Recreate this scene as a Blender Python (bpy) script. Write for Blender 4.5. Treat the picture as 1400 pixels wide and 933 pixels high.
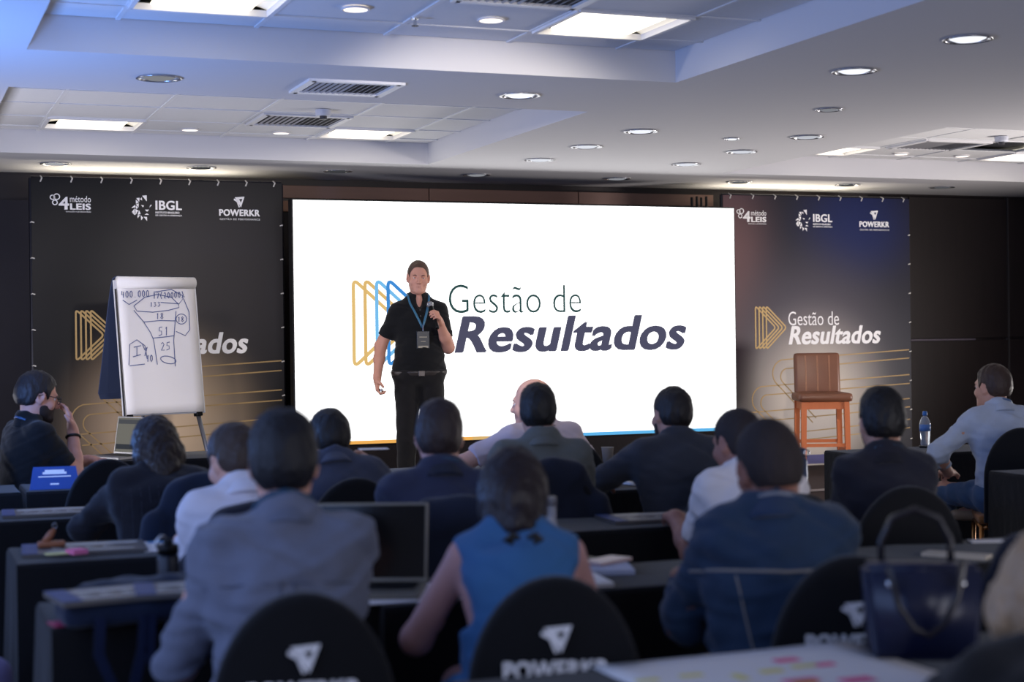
import bpy, bmesh, math, random
import numpy as np
from mathutils import Vector, Matrix
from mathutils.bvhtree import BVHTree

for o in list(bpy.data.objects):
    bpy.data.objects.remove(o)
random.seed(4)
RNG = np.random.default_rng(7)
scene = bpy.context.scene
COL = scene.collection
R = math.radians

# ------------------------------------------------------------------ camera
CAM_H, CAM_F = 1.44, 2195.0          # metres, focal length in pixels of the 1400 px frame
def cam_basis(yaw, pitch, roll):
    f = Vector((math.sin(yaw) * math.cos(pitch), math.cos(yaw) * math.cos(pitch), math.sin(pitch)))
    r = Vector((math.cos(yaw), -math.sin(yaw), 0)); u = r.cross(f)
    return (math.cos(roll) * r + math.sin(roll) * u, -math.sin(roll) * r + math.cos(roll) * u, f)
CR, CU, CF = cam_basis(R(21.4), R(-.14), R(-.73))
cam_data = bpy.data.cameras.new('camera')
cam = bpy.data.objects.new('camera', cam_data); COL.objects.link(cam)
cam.matrix_world = Matrix(((CR.x, CU.x, -CF.x, 0), (CR.y, CU.y, -CF.y, 0), (CR.z, CU.z, -CF.z, CAM_H), (0, 0, 0, 1)))
cam_data.sensor_width = 36; cam_data.lens = 36 * CAM_F / 1400
cam_data.clip_start = .05; cam_data.clip_end = 100
cam_data.dof.use_dof = True; cam_data.dof.focus_distance = 11.2; cam_data.dof.aperture_fstop = 2.4
scene.camera = cam
def ray(x, y): return CF + CR * ((x - 700) / CAM_F) - CU * ((y - 466.5) / CAM_F)
def at_z(x, y, z):
    d = ray(x, y); t = (z - CAM_H) / d.z; return Vector((d.x * t, d.y * t, z))
def at_y(x, y, Y):
    d = ray(x, y); t = Y / d.y; return Vector((d.x * t, Y, CAM_H + d.z * t))

# ------------------------------------------------------------------ light
scene.view_settings.view_transform = 'Standard'; scene.view_settings.look = 'None'
scene.view_settings.gamma = 1; scene.view_settings.use_curve_mapping = False
scene.view_settings.exposure = 0.0
world = bpy.data.worlds.new('world'); scene.world = world; world.use_nodes = True
bg = world.node_tree.nodes['Background']
bg.inputs[0].default_value = (.62, .66, .92, 1); bg.inputs[1].default_value = .40
def lamp(kind, name, loc, aim, energy, color, size=None, size_y=None, spot=None, blend=.5, radius=.1, spread=None):
    d = bpy.data.lights.new(name, kind); d.energy = energy; d.color = color
    o = bpy.data.objects.new(name, d); COL.objects.link(o); o.location = loc
    o.rotation_euler = (Vector(aim) - Vector(loc)).to_track_quat('-Z', 'Y').to_euler()
    if kind == 'AREA':
        d.shape = 'RECTANGLE'; d.size = size; d.size_y = size_y or size
        if spread: d.spread = spread
    if kind == 'SPOT': d.spot_size = R(spot); d.spot_blend = blend; d.shadow_soft_size = radius
    if kind == 'POINT': d.shadow_soft_size = radius
    return o
# stage spots on the ceiling above and behind the audience
lamp('SPOT', 'stage_spot_warm', (2.2, 4.4, 2.75), (3.6, 11.2, 1.3), 520, (1, .92, .84), spot=38, radius=.12)
lamp('SPOT', 'stage_spot_chair', (4.9, 6.4, 2.75), (7.7, 12.2, .9), 520, (1, .86, .72), spot=34, radius=.12)
lamp('SPOT', 'stage_spot_flip_chart', (0.3, 7.2, 2.75), (2.0, 12.2, 1.1), 230, (1, .86, .74), spot=40, radius=.12)
# blue wash from unseen area lamps beyond the left edge of the frame
lamp('AREA', 'left_blue_light', (-1.3, 4.0, 1.7), (3.5, 5.5, 1.5), 50, (.30, .48, 1), 5.0, 1.8)
lamp('AREA', 'left_blue_up_wash', (-.6, 7.5, 1.2), (.5, 7.6, 2.85), 75, (.16, .36, 1), .5, .5)
# soft fill added behind the camera, an unseen area lamp
lamp('AREA', 'rear_fill_light', (3.5, -2.0, 2.5), (4.5, 7, 1.1), 90, (.86, .88, 1), 5, 1.6)
# unseen area lamps added at both sides and the rear to brighten the ceiling
lamp('AREA', 'ceiling_fill_right', (10.9, 9.0, .7), (6.2, 10.9, 2.85), 120, (1, .93, .90), 1.2, .8, spread=R(130))
lamp('AREA', 'ceiling_fill_left', (-.9, 10.6, .7), (2.8, 10.9, 2.85), 36, (.95, .93, 1), .9, .8, spread=R(130))
lamp('AREA', 'ceiling_fill_rear', (4.2, .6, .5), (5.0, 7.5, 2.85), 22, (.95, .92, 1), 3.0, .8, spread=R(130))
# warm up-wash hidden behind the top of the banners
lamp('AREA', 'banner_wash_left', (2.0, 13.45, 2.55), (2.0, 13.3, 2.85), 9, (1, .90, .72), 1.5, .12)
lamp('AREA', 'banner_wash_right', (8.1, 13.45, 2.55), (8.1, 13.3, 2.85), 9, (1, .90, .72), 1.5, .12)

# ------------------------------------------------------------------ materials
def lin(c):
    return tuple(((v / 255) / 12.92 if v / 255 <= .04045 else ((v / 255 + .055) / 1.055) ** 2.4) for v in c) + (1,)
MATS = {}
def mat(name, rgb, rough=.6, metal=0, spec=.5, bump=None, vary=0, vscale=6, emit=0, sheen=0, stretch=(1, 1, 1), alpha=None, trans=0):
    if name in MATS: return MATS[name]
    m = bpy.data.materials.new(name); m.use_nodes = True; nt = m.node_tree; n = nt.nodes; L = nt.links
    b = n['Principled BSDF']; c = lin(rgb)
    b.inputs['Base Color'].default_value = c; b.inputs['Roughness'].default_value = rough
    b.inputs['Metallic'].default_value = metal; b.inputs['Specular IOR Level'].default_value = spec
    if trans: b.inputs['Transmission Weight'].default_value = trans; b.inputs['IOR'].default_value = 1.4
    if sheen: b.inputs['Sheen Weight'].default_value = sheen
    if emit:
        b.inputs['Emission Color'].default_value = c; b.inputs['Emission Strength'].default_value = emit
    tc = n.new('ShaderNodeTexCoord'); mp = n.new('ShaderNodeMapping'); mp.inputs['Scale'].default_value = stretch
    L.new(tc.outputs['Object'], mp.inputs['Vector'])
    if vary:
        nz = n.new('ShaderNodeTexNoise'); nz.inputs['Scale'].default_value = vscale; nz.inputs['Detail'].default_value = 5
        L.new(mp.outputs[0], nz.inputs['Vector'])
        mx = n.new('ShaderNodeMix'); mx.data_type = 'RGBA'
        mx.inputs[6].default_value = tuple(v * (1 - vary) for v in c[:3]) + (1,)
        mx.inputs[7].default_value = tuple(min(1, v * (1 + vary)) for v in c[:3]) + (1,)
        L.new(nz.outputs[0], mx.inputs[0]); L.new(mx.outputs[2], b.inputs['Base Color'])
    if bump:
        nb = n.new('ShaderNodeTexNoise'); nb.inputs['Scale'].default_value = bump[0]; nb.inputs['Detail'].default_value = 4
        L.new(mp.outputs[0], nb.inputs['Vector'])
        bp = n.new('ShaderNodeBump'); bp.inputs['Strength'].default_value = bump[1]; bp.inputs['Distance'].default_value = bump[2] if len(bump) > 2 else .004
        L.new(nb.outputs[0], bp.inputs['Height']); L.new(bp.outputs[0], b.inputs['Normal'])
    MATS[name] = m
    return m
def cloth(name, rgb, rough=.85, vary=.12, b=.35):
    return mat(name, rgb, rough, spec=.2, bump=(26, b, .006), vary=vary, vscale=14, sheen=.15)
def screen_mat(name, rgb, strength=1.0):
    if name in MATS: return MATS[name]
    m = bpy.data.materials.new(name); m.use_nodes = True; nt = m.node_tree
    nt.nodes.remove(nt.nodes['Principled BSDF'])
    e = nt.nodes.new('ShaderNodeEmission'); e.inputs[0].default_value = lin(rgb); e.inputs[1].default_value = strength
    nt.links.new(e.outputs[0], nt.nodes['Material Output'].inputs[0]); MATS[name] = m
    return m

CEIL = mat('ceiling_paint', (214, 212, 214), .9, spec=.1, bump=(60, .05))
TILE = mat('mineral_tile', (218, 217, 218), .95, spec=.1, bump=(180, .25, .002), vary=.03, vscale=40)
GRID = mat('grid_bar_white', (220, 219, 220), .6)
CARPET = mat('dark_carpet', (44, 38, 38), .97, spec=.1, bump=(220, .5, .004), vary=.25, vscale=30)
STAGE = mat('stage_carpet', (60, 52, 52), .95, spec=.1, bump=(220, .5, .004), vary=.2, vscale=30)
WOOD_WALL = mat('dark_wood_wall', (36, 27, 26), .45, bump=(9, .1), vary=.3, vscale=3, stretch=(9, 9, .7))
NAVY_WALL = mat('dark_navy_wall', (34, 32, 44), .7, vary=.1)
LIT_PANEL = mat('lit_brown_panel', (122, 92, 82), .5, vary=.1, vscale=3, stretch=(.6, 1, 8))  # brown wood with the light on the wall put into its colour
BLACKM = mat('black_metal', (18, 18, 20), .4, metal=.6)
CHROME = mat('chrome', (200, 202, 206), .18, metal=1)
WHITE_METAL = mat('white_enamel', (225, 223, 224), .45)
BLACK_CLOTH = cloth('black_tablecloth', (17, 17, 20), .9)
CHAIR_COVER = cloth('black_chair_cover', (16, 16, 19), .85)
GOLD_METAL = mat('gold_metal', (176, 122, 72), .32, metal=.9)
SEAT_FABRIC = cloth('tan_seat_fabric', (150, 100, 56), .9)
PRINT_WHITE = mat('print_white', (248, 246, 247), .7, spec=.2)
GOLD_PRINT = mat('print_gold', (176, 146, 98), .6, spec=.3)
PAPER = mat('white_paper', (232, 228, 226), .8, spec=.2, vary=.02, bump=(6, .12, .01))
INK = mat('blue_ink', (74, 88, 140), .7)

# ------------------------------------------------------------------ object helpers
def link(name, me, parent=None, loc=None):
    o = bpy.data.objects.new(name, me); COL.objects.link(o)
    if parent: o.parent = parent
    if loc is not None: o.location = loc
    return o
def obj(name, bm, m, parent=None, smooth=False, loc=None, rot=None):
    me = bpy.data.meshes.new(name)
    bmesh.ops.recalc_face_normals(bm, faces=bm.faces)
    bm.to_mesh(me); bm.free()
    for k in (m if isinstance(m, (list, tuple)) else [m]): me.materials.append(k)
    if smooth:
        me.polygons.foreach_set('use_smooth', [True] * len(me.polygons))
    o = link(name, me, parent, loc)
    if rot is not None: o.rotation_euler = rot
    return o
def tag(o, label, cat, group=None, kind=None):
    if label: o['label'] = label
    if cat: o['category'] = cat
    if group: o['group'] = group
    if kind: o['kind'] = kind
    return o
def thing(name, label, cat, loc=(0, 0, 0), rz=0, group=None):
    o = bpy.data.objects.new(name, None); COL.objects.link(o); o.empty_display_size = .1
    o.location = loc; o.rotation_euler = (0, 0, rz)
    return tag(o, label, cat, group)
def structure(o): o['kind'] = 'structure'; return o
def nb(): return bmesh.new()
def box(bm, lo, hi, bevel=0, M=None, mi=0):
    x0, y0, z0 = lo; x1, y1, z1 = hi
    vs = [bm.verts.new(p) for p in ((x0, y0, z0), (x1, y0, z0), (x1, y1, z0), (x0, y1, z0), (x0, y0, z1), (x1, y0, z1), (x1, y1, z1), (x0, y1, z1))]
    fs = [bm.faces.new([vs[i] for i in f]) for f in ((0, 3, 2, 1), (4, 5, 6, 7), (0, 1, 5, 4), (1, 2, 6, 5), (2, 3, 7, 6), (3, 0, 4, 7))]
    for f in fs: f.material_index = mi
    if bevel:
        es = list({e for f in fs for e in f.edges})
        r = bmesh.ops.bevel(bm, geom=es, offset=bevel, segments=2, affect='EDGES', profile=.6)
        vs = list({v for f in r['faces'] for v in f.verts} | {v for v in vs if v.is_valid})
    if M is not None:
        bmesh.ops.transform(bm, matrix=M, verts=vs)
    return bm
def frame_of(d):
    d = Vector(d).normalized(); a = Vector((0, 0, 1)) if abs(d.z) < .9 else Vector((1, 0, 0))
    u = d.cross(a).normalized(); return u, d.cross(u).normalized()
def tube(bm, pts, r, seg=8, closed=False, flat=1.0, cap=True):
    pts = [Vector(p) for p in pts]; n = len(pts); rings = []
    rs = r if isinstance(r, (list, tuple)) else [r] * n
    pu = None
    for i, p in enumerate(pts):
        if closed: d = pts[(i + 1) % n] - pts[i - 1]
        else: d = pts[min(i + 1, n - 1)] - pts[max(i - 1, 0)]
        d.normalize()
        if pu is None: u, v = frame_of(d)
        else:
            u = (pu - d * pu.dot(d)).normalized(); v = d.cross(u)
        pu = u
        rings.append([bm.verts.new(p + (u * math.cos(2 * math.pi * k / seg) + v * math.sin(2 * math.pi * k / seg) * flat) * rs[i]) for k in range(seg)])
    for i in range(n if closed else n - 1):
        a, b = rings[i], rings[(i + 1) % n]
        for k in range(seg): bm.faces.new((a[k], a[(k + 1) % seg], b[(k + 1) % seg], b[k]))
    if cap and not closed:
        bm.faces.new(rings[0][::-1]); bm.faces.new(rings[-1])
    return bm
def lathe(bm, prof, seg=24, c=(0, 0, 0), mi=0):
    rings = []
    for r, z in prof:
        rings.append([bm.verts.new((c[0] + r * math.cos(2 * math.pi * k / seg), c[1] + r * math.sin(2 * math.pi * k / seg), c[2] + z)) for k in range(seg)] if r > 1e-6 else [bm.verts.new((c[0], c[1], c[2] + z))])
    for a, b in zip(rings, rings[1:]):
        for k in range(seg):
            q = [a[k % len(a)], a[(k + 1) % len(a)], b[(k + 1) % len(b)], b[k % len(b)]]
            q = list(dict.fromkeys(q))
            if len(q) > 2: bm.faces.new(q).material_index = mi
    return bm
def prism(bm, pts2, d, M=None):
    """closed outline in the xz plane (list of (x, z)), extruded by d along +y from y=0 to y=-d"""
    a = [bm.verts.new((x, 0, z)) for x, z in pts2]; b = [bm.verts.new((x, -d, z)) for x, z in pts2]
    n = len(a)
    bm.faces.new(a); bm.faces.new(b[::-1])
    for i in range(n): bm.faces.new((a[i], b[i], b[(i + 1) % n], a[(i + 1) % n]))
    if M is not None: bmesh.ops.transform(bm, matrix=M, verts=a + b)
    return bm
def band(bm, pts2, w, d, closed=False):
    """flat printed line in the xz plane of width w, thickness d towards -y"""
    P = [Vector((x, 0, z)) for x, z in pts2]; n = len(P); L_, R_ = [], []
    for i in range(n):
        t = (P[(i + 1) % n] - P[i - 1]) if closed else (P[min(i + 1, n - 1)] - P[max(i - 1, 0)])
        t.normalize(); nn = Vector((-t.z, 0, t.x)) * w / 2
        L_.append((bm.verts.new(P[i] + nn + Vector((0, -d, 0))), bm.verts.new(P[i] + nn)))
        R_.append((bm.verts.new(P[i] - nn + Vector((0, -d, 0))), bm.verts.new(P[i] - nn)))
    for i in range(n if closed else n - 1):
        j = (i + 1) % n
        bm.faces.new((L_[i][0], L_[j][0], R_[j][0], R_[i][0]))
        bm.faces.new((L_[i][1], L_[j][1], L_[j][0], L_[i][0])); bm.faces.new((R_[i][0], R_[j][0], R_[j][1], R_[i][1]))
    return bm
def rounded(pts, r, n=5):
    out = []; P = [Vector((a, b)) for a, b in pts]; m = len(P)
    for i in range(m):
        p, a, b = P[i], P[i - 1], P[(i + 1) % m]
        da, db = (a - p), (b - p); ra = min(r, da.length / 2.2, db.length / 2.2)
        A, B = p + da.normalized() * ra, p + db.normalized() * ra
        for k in range(n + 1):
            t = k / n; q = A * (1 - t) ** 2 + p * 2 * t * (1 - t) + B * t ** 2; out.append((q.x, q.y))
    return out
def text_mesh(s, x0, z0, x1, z1, bold=0, shear=0, spacing=1.0, d=.0015):
    """lettering fitted to the rectangle x0..x1, z0..z1 of the xz plane, facing -y"""
    cu = bpy.data.curves.new('lettering', 'FONT'); cu.body = s; cu.offset = min(bold, .012); cu.shear = shear; cu.space_character = spacing
    cu.resolution_u = 4; cu.extrude = 0
    o = bpy.data.objects.new('lettering', cu); COL.objects.link(o)
    me = bpy.data.meshes.new_from_object(o.evaluated_get(bpy.context.evaluated_depsgraph_get()))
    bpy.data.objects.remove(o); bpy.data.curves.remove(cu)
    n = len(me.vertices); co = np.empty(n * 3, 'f'); me.vertices.foreach_get('co', co); co = co.reshape(-1, 3)
    ex = max(0, bold - .012)            # heavier weights: strokes widened sideways
    lo, hi = co.min(0), co.max(0); lo[0] -= ex; hi[0] += ex; lo[1] -= ex * .4; hi[1] += ex * .4
    bm = bmesh.new(); kx, kz = (x1 - x0) / (hi[0] - lo[0]), (z1 - z0) / (hi[1] - lo[1])
    for i, (dx, dz) in enumerate([(0, 0)] if ex == 0 else [(-ex, -ex * .4), (-ex * .33, ex * .4), (ex * .33, -ex * .4), (ex, ex * .4)]):
        out = np.zeros_like(co); out[:, 0] = x0 + (co[:, 0] + dx - lo[0]) * kx; out[:, 2] = z0 + (co[:, 1] + dz - lo[1]) * kz; out[:, 1] = -d - i * d * .06
        me.vertices.foreach_set('co', out.ravel()); me.update(); bm.from_mesh(me)
    bpy.data.meshes.remove(me)
    for f in bm.faces: f.smooth = False
    if d > .0004:
        bmesh.ops.recalc_face_normals(bm, faces=bm.faces)
        g = bmesh.ops.extrude_face_region(bm, geom=list(bm.faces), use_keep_orig=True)
        bmesh.ops.translate(bm, vec=(0, d, 0), verts=[v for v in g['geom'] if isinstance(v, bmesh.types.BMVert)])
    return bm
def join(bm, other):
    me = bpy.data.meshes.new('tmp'); other.to_mesh(me); other.free(); bm.from_mesh(me); bpy.data.meshes.remove(me); return bm

# ------------------------------------------------------------------ the room
H = 2.85; HT = 3.017; YW = 13.8
XL, XR, YB = -1.6, 12.2, -3.5
CARPET_BM = nb(); box(CARPET_BM, (XL, YB, -.1), (XR, YW, 0)); structure(obj('floor', CARPET_BM, CARPET))
def wall(name, lo, hi, m):
    bm = nb(); box(bm, lo, hi); return structure(obj(name, bm, m))
wf = wall('wall_front', (XL, YW, 0), (XR, YW + .15, H + .3), WOOD_WALL)
bm = nb(); box(bm, (XL, 13.76, .2), (3.1, 13.8, 2.62), .004); obj('panel', bm, NAVY_WALL, wf)
for x0, x1 in ((3.14, 4.60), (4.61, 6.07), (6.08, 7.5)):
    bm = nb(); box(bm, (x0, 13.75, 2.68), (x1, 13.8, 2.79), .004); obj('panel', bm, LIT_PANEL, wf)
bm = nb(); box(bm, (3.14, 13.75, 2.56), (7.5, 13.8, 2.655), .004); obj('panel', bm, mat('lit_orange_panel', (112, 74, 52), .5, vary=.1), wf)  # lower strip of the wood wall, its lighting also put into the colour
for x0, x1 in ((9.3, 9.75), (9.76, 10.97), (10.99, XR)):
    bm = nb(); box(bm, (x0, 13.76, 1.37), (x1, 13.8, H - .03), .004); obj('panel', bm, WOOD_WALL, wf)
    bm = nb(); box(bm, (x0, 13.76, .2), (x1, 13.8, 1.345), .004); obj('panel', bm, WOOD_WALL, wf)
bm = nb(); box(bm, (9.75, 13.745, 1.347), (10.55, 13.8, 1.366)); structure(obj('trim_1', bm, mat('trim_light', (92, 84, 96), .4)))
bm = nb(); box(bm, (10.972, 13.745, .2), (10.988, 13.8, H - .02)); structure(obj('trim_2', bm, mat('trim_dark', (64, 60, 60), .4)))
wall('wall_right', (XR, 8.5, 0), (XR + .15, YW + .15, H + .3), WOOD_WALL)
wall('wall_left', (XL - .15, 9.0, 0), (XL, YW + .15, H + .3), NAVY_WALL)

# ceiling: plaster soffit with three recessed coffers of lay-in tiles
COF = [(.66, 4.14, 4.9, 8.01), (.66, 4.14, 9.21, 12.38), (6.86, 10.4, 9.21, 12.40)]
def soffit():
    bm = nb()
    xs = sorted({XL, XR, .66, 4.14, 6.86, 10.4}); ys = sorted({YB, YW, 4.9, 8.01, 9.21, 12.38, 12.40})
    for i in range(len(xs) - 1):
        for j in range(len(ys) - 1):
            cx, cy = (xs[i] + xs[i + 1]) / 2, (ys[j] + ys[j + 1]) / 2
            if any(a < cx < b and c < cy < d for a, b, c, d in COF): continue
            v = [bm.verts.new((x, y, H)) for x, y in ((xs[i], ys[j]), (xs[i], ys[j + 1]), (xs[i + 1], ys[j + 1]), (xs[i + 1], ys[j]))]
            bm.faces.new(v)
    bmesh.ops.remove_doubles(bm, verts=bm.verts, dist=1e-4)
    ext = bmesh.ops.extrude_face_region(bm, geom=list(bm.faces))
    bmesh.ops.translate(bm, vec=(0, 0, HT - H + .06), verts=[v for v in ext['geom'] if isinstance(v, bmesh.types.BMVert)])
    return bm
ceiling = structure(obj('ceiling', soffit(), CEIL))
GX = [.40, 1.09, 1.775, 2.455, 3.14, 3.785, 4.5]
GX3 = [6.3, 6.93, 7.60, 7.95, 8.68, 9.35, 10.03, 10.7]
GY1 = [4.6, 5.2, 5.83, 6.45, 7.08, 7.69, 8.3]
GY2 = [8.5, 9.1, 9.72, 10.34, 10.95, 11.60, 12.14, 12.8]
OPEN = {}   # tile cells taken by a light or a grille: (coffer, ix, iy)
cells_taken = {0: {(2 - 1, 4), (4, 4), (3, 3)}, 1: {(1, 5), (4, 5), (3, 4)}, 2: {(2, 5), (5, 5), (4, 4)}}
GRIDS = [(GX, GY1), (GX, GY2), (GX3, GY2)]
for ci, (a, b, c, d) in enumerate(COF):
    gx, gy = GRIDS[ci]
    for i in range(len(gx) - 1):
        for j in range(len(gy) - 1):
            x0, x1, y0, y1 = max(a, gx[i]), min(b, gx[i + 1]), max(c, gy[j]), min(d, gy[j + 1])
            if x1 - x0 < .03 or y1 - y0 < .03 or (i, j) in cells_taken[ci]: continue
            dz = random.uniform(0, .004)
            bm = nb(); box(bm, (x0 + .009, y0 + .009, HT + .004 + dz), (x1 - .009, y1 - .009, HT + .022 + dz), .003)
            obj('ceiling_tile', bm, TILE, ceiling)
    for x in gx:
        if a < x < b:
            bm = nb(); box(bm, (x - .012, c, HT), (x + .012, d, HT + .008)); obj('grid_bar', bm, GRID, ceiling)
    for y in gy:
        if c < y < d:
            bm = nb(); box(bm, (a, y - .012, HT - .001), (b, y + .012, HT + .007)); obj('grid_bar', bm, GRID, ceiling)
    bm = nb(); box(bm, (a - .02, c - .02, HT + .05), (b + .02, d + .02, HT + .055)); obj('backing', bm, mat('void_dark', (40, 40, 44)), ceiling)

# stage
bm = nb(); box(bm, (-.6, 10.97, 0), (9.95, YW - .045, .2), .006); st = obj('stage', bm, STAGE)
tag(st, 'low carpeted platform along the front wall under the presenter', 'stage')
bm = nb(); box(bm, (-.6, 10.955, .188), (9.95, 10.985, .203)); obj('edge_strip', bm, mat('stage_edge', (120, 112, 112), .4, metal=.5), st)

# ------------------------------------------------------------------ ceiling fittings
TROFFER = screen_mat('troffer_glow', (255, 246, 226), 3.2)
REFL = mat('troffer_reflector', (240, 232, 214), .3, metal=.3, emit=.5)
def troffer(x0, x1, y0, y1, label):
    t = thing('ceiling_light', label, 'light', ((x0 + x1) / 2, (y0 + y1) / 2, HT), 0, 'square fluorescent ceiling lights')
    w, d = (x1 - x0) / 2 - .012, (y1 - y0) / 2 - .012
    bm = nb()
    for s in (-1, 1):
        box(bm, (s * w - .012, -d, -.012), (s * w + .012, d, .02)); box(bm, (-w, s * d - .012, -.012), (w, s * d + .012, .02))
    obj('frame', bm, WHITE_METAL, t)
    bm = nb()                                            # curved reflector pan
    N = 12
    for i in range(N):
        a0, a1 = math.pi * i / N, math.pi * (i + 1) / N
        q = [(-w * math.cos(a), s * d, .012 + .05 * math.sin(a)) for a, s in ((a0, -1), (a1, -1), (a1, 1), (a0, 1))]
        bm.faces.new([bm.verts.new(p) for p in q])
    obj('reflector', bm, REFL, t, True)
    bm = nb(); box(bm, (-w * .72, -d * .94, .012), (w * .72, d * .94, .024), .005); obj('diffuser', bm, TROFFER, t)
    return t
troffer(1.09, 1.775, 7.08, 7.69, 'bright square ceiling light cut by the top left of the frame')
troffer(3.14, 3.785, 7.08, 7.69, 'large bright square ceiling light right of the two lit spots in the near recess')
troffer(1.09, 1.775, 11.60, 12.14, 'square ceiling light over the left banner in the far left recess')
troffer(3.14, 3.785, 11.60, 12.14, 'square ceiling light over the left end of the screen beside a grille')
troffer(7.60, 7.95, 11.60, 12.14, 'narrow angled ceiling light over the right banner')
troffer(9.35, 10.03, 11.60, 12.14, 'ceiling light in the far right recess cut by the picture edge')
SPOT_ON = screen_mat('spot_glow', (255, 240, 226), 2.2)
def mini(x, y, label):
    t = thing('ceiling_spot', label, 'light', (x, y, HT), 0, 'small round spots in the tiles')
    bm = nb(); lathe(bm, [(.062, .004), (.07, -.002), (.07, -.006), (.06, -.008), (.058, .004)], 24); obj('trim_ring', bm, WHITE_METAL, t, True)
    bm = nb(); lathe(bm, [(.0001, -.006), (.057, -.006), (.057, .002)], 24); obj('lamp_face', bm, SPOT_ON, t)
mini(2.12, 7.40, 'glowing round spot nearer the top left light in the near recess')
mini(2.83, 7.45, 'glowing round spot beside the large square light in the near recess')
mini(2.15, 12.0, 'small glowing spot right of the square light over the left banner')
mini(2.84, 12.0, 'small glowing spot below the far grille left of the screen light')
mini(8.40, 11.95, 'small glowing spot below the angled grille over the right banner')
mini(9.05, 11.95, 'small glowing spot left of the light at the right picture edge')
GLASS_ON = {}
def downlight(x, y, label, glow, r=.122, group='recessed chrome downlights'):
    t = thing('recessed_downlight', label, 'light', (x, y, H), 0, group)
    bm = nb(); lathe(bm, [(r * .86, .002), (r * .98, -.004), (r, -.008), (r * .9, -.010), (r * .84, -.002), (r * .86, .002)], 28); obj('trim_ring', bm, mat('downlight_ring', (196, 196, 200), .25, metal=.8), t, True)
    bm = nb(); lathe(bm, [(r * .84, -.003), (r * .74, .022), (r * .6, .045), (r * .42, .058)], 28); obj('reflector', bm, CHROME, t, True)
    g = screen_mat('downlight_glow_%d' % int(glow * 10), (236, 240, 250), glow)
    bm = nb(); lathe(bm, [(.0001, -.016), (r * .5, -.012), (r * .72, .0), (r * .5, .05), (.0001, .058)], 20); obj('lamp', bm, g, t, True)
ROWN = ['first', 'second', 'third', 'fourth', 'fifth', 'sixth', 'seventh', 'eighth']
for i, (x, g) in enumerate(((1.28, .4), (2.42, .05), (3.56, .05), (4.80, .3), (6.14, .3), (7.38, .1), (8.55, .05), (9.63, .1))):
    downlight(x, 13.03, '%s from the left of the row of dark downlights along the front wall' % ROWN[i], g)
downlight(1.39, 8.66, 'unlit chrome downlight on the blue side of the ceiling', .25)
downlight(3.47, 8.68, 'bright downlight right of the near ceiling grille', 1.3)
downlight(5.56, 8.67, 'small dark downlight alone on the right half of the ceiling', .2, .09)
for i, (y, g) in enumerate(((6.39, 1.3), (7.36, 1.2), (9.97, 1.1), (10.89, .9), (11.80, .9))):
    downlight(4.88, y, '%s from the camera in the long row of downlights right of the recesses' % ROWN[i], g)
for i, (y, g) in enumerate(((9.93, .6), (10.87, .8), (11.79, .9))):
    downlight(6.18, y, '%s from the camera in the short row of downlights over the screen end' % ROWN[i], g)
downlight(5.70, 10.16, 'tiny lit spot between two rows of downlights over the screen', 1.4, .06)

GRILLE_DARK = mat('grille_dark', (34, 32, 34), .7); SLAT = mat('grille_slat', (168, 164, 164), .5)
def vent(x0, x1, y0, y1, z, label, n=15):
    t = thing('ceiling_vent', label, 'vent', ((x0 + x1) / 2, (y0 + y1) / 2, z), 0, 'air grilles in the ceiling')
    w, d = (x1 - x0) / 2, (y1 - y0) / 2
    bm = nb()
    for s in (-1, 1):
        box(bm, (s * w - .022, -d - .02, -.014), (s * w + .022, d + .02, .006)); box(bm, (-w, s * d - .022, -.014), (w, s * d + .022, .006))
    obj('frame', bm, WHITE_METAL, t)
    bm = nb(); box(bm, (-w, -d, -.0005), (w, d, .004)); obj('duct', bm, GRILLE_DARK, t)
    for k in range(n):
        x = -w + 2 * w * (k + .5) / n
        bm = nb(); box(bm, (-.006, -d, -.013), (.006, d, -.011), M=Matrix.Translation((x, 0, 0)) @ Matrix.Translation((0, 0, -.0085)) @ Matrix.Rotation(R(30 if k < n / 2 else -30), 4, 'Y') @ Matrix.Translation((0, 0, .012)))
        obj('slat', bm, SLAT, t)
vent(2.18, 2.68, 8.47, 8.90, H, 'wide air grille in the ceiling between the two left recesses')
vent(2.50, 3.10, 11.0, 11.55, HT, 'air grille in the tiles of the far left recess behind the detector')
vent(2.50, 3.10, 6.50, 7.04, HT, 'air grille in the near recess cut by the top edge')
vent(8.0, 8.62, 11.02, 11.55, HT, 'angled air grille over the right banner in the far right recess')
def detector(x, y, z, label, r=.055):
    t = thing('smoke_detector', label, 'detector', (x, y, z), 0, 'smoke detectors')
    bm = nb(); lathe(bm, [(.0001, .003), (r, .003), (r, -.03), (r * .9, -.04), (.0001, -.04)], 20); obj('base', bm, mat('detector_plastic', (196, 198, 208), .5), t)
    bm = nb(); lathe(bm, [(r * .45, -.04), (r * .45, -.062), (.0001, -.066)], 16); obj('sensor', bm, mat('detector_dark', (60, 58, 62), .5), t)
detector(2.84, 10.75, HT, 'white smoke detector hanging before the far left grille')
detector(8.49, 10.7, HT, 'white detector in the far right recess beside the angled grille')
t = thing('sprinkler_head', 'small dark sprinkler head in the near recess between the spots', 'sprinkler', (2.46, 7.53, HT))
bm = nb(); lathe(bm, [(.0001, .003), (.022, .003), (.02, -.006), (.008, -.008), (.008, -.035), (.0001, -.035)], 12); obj('body', bm, CHROME, t)
bm = nb(); lathe(bm, [(.0001, -.035), (.018, -.037), (.018, -.04), (.0001, -.041)], 12); obj('deflector', bm, BLACKM, t)

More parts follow.
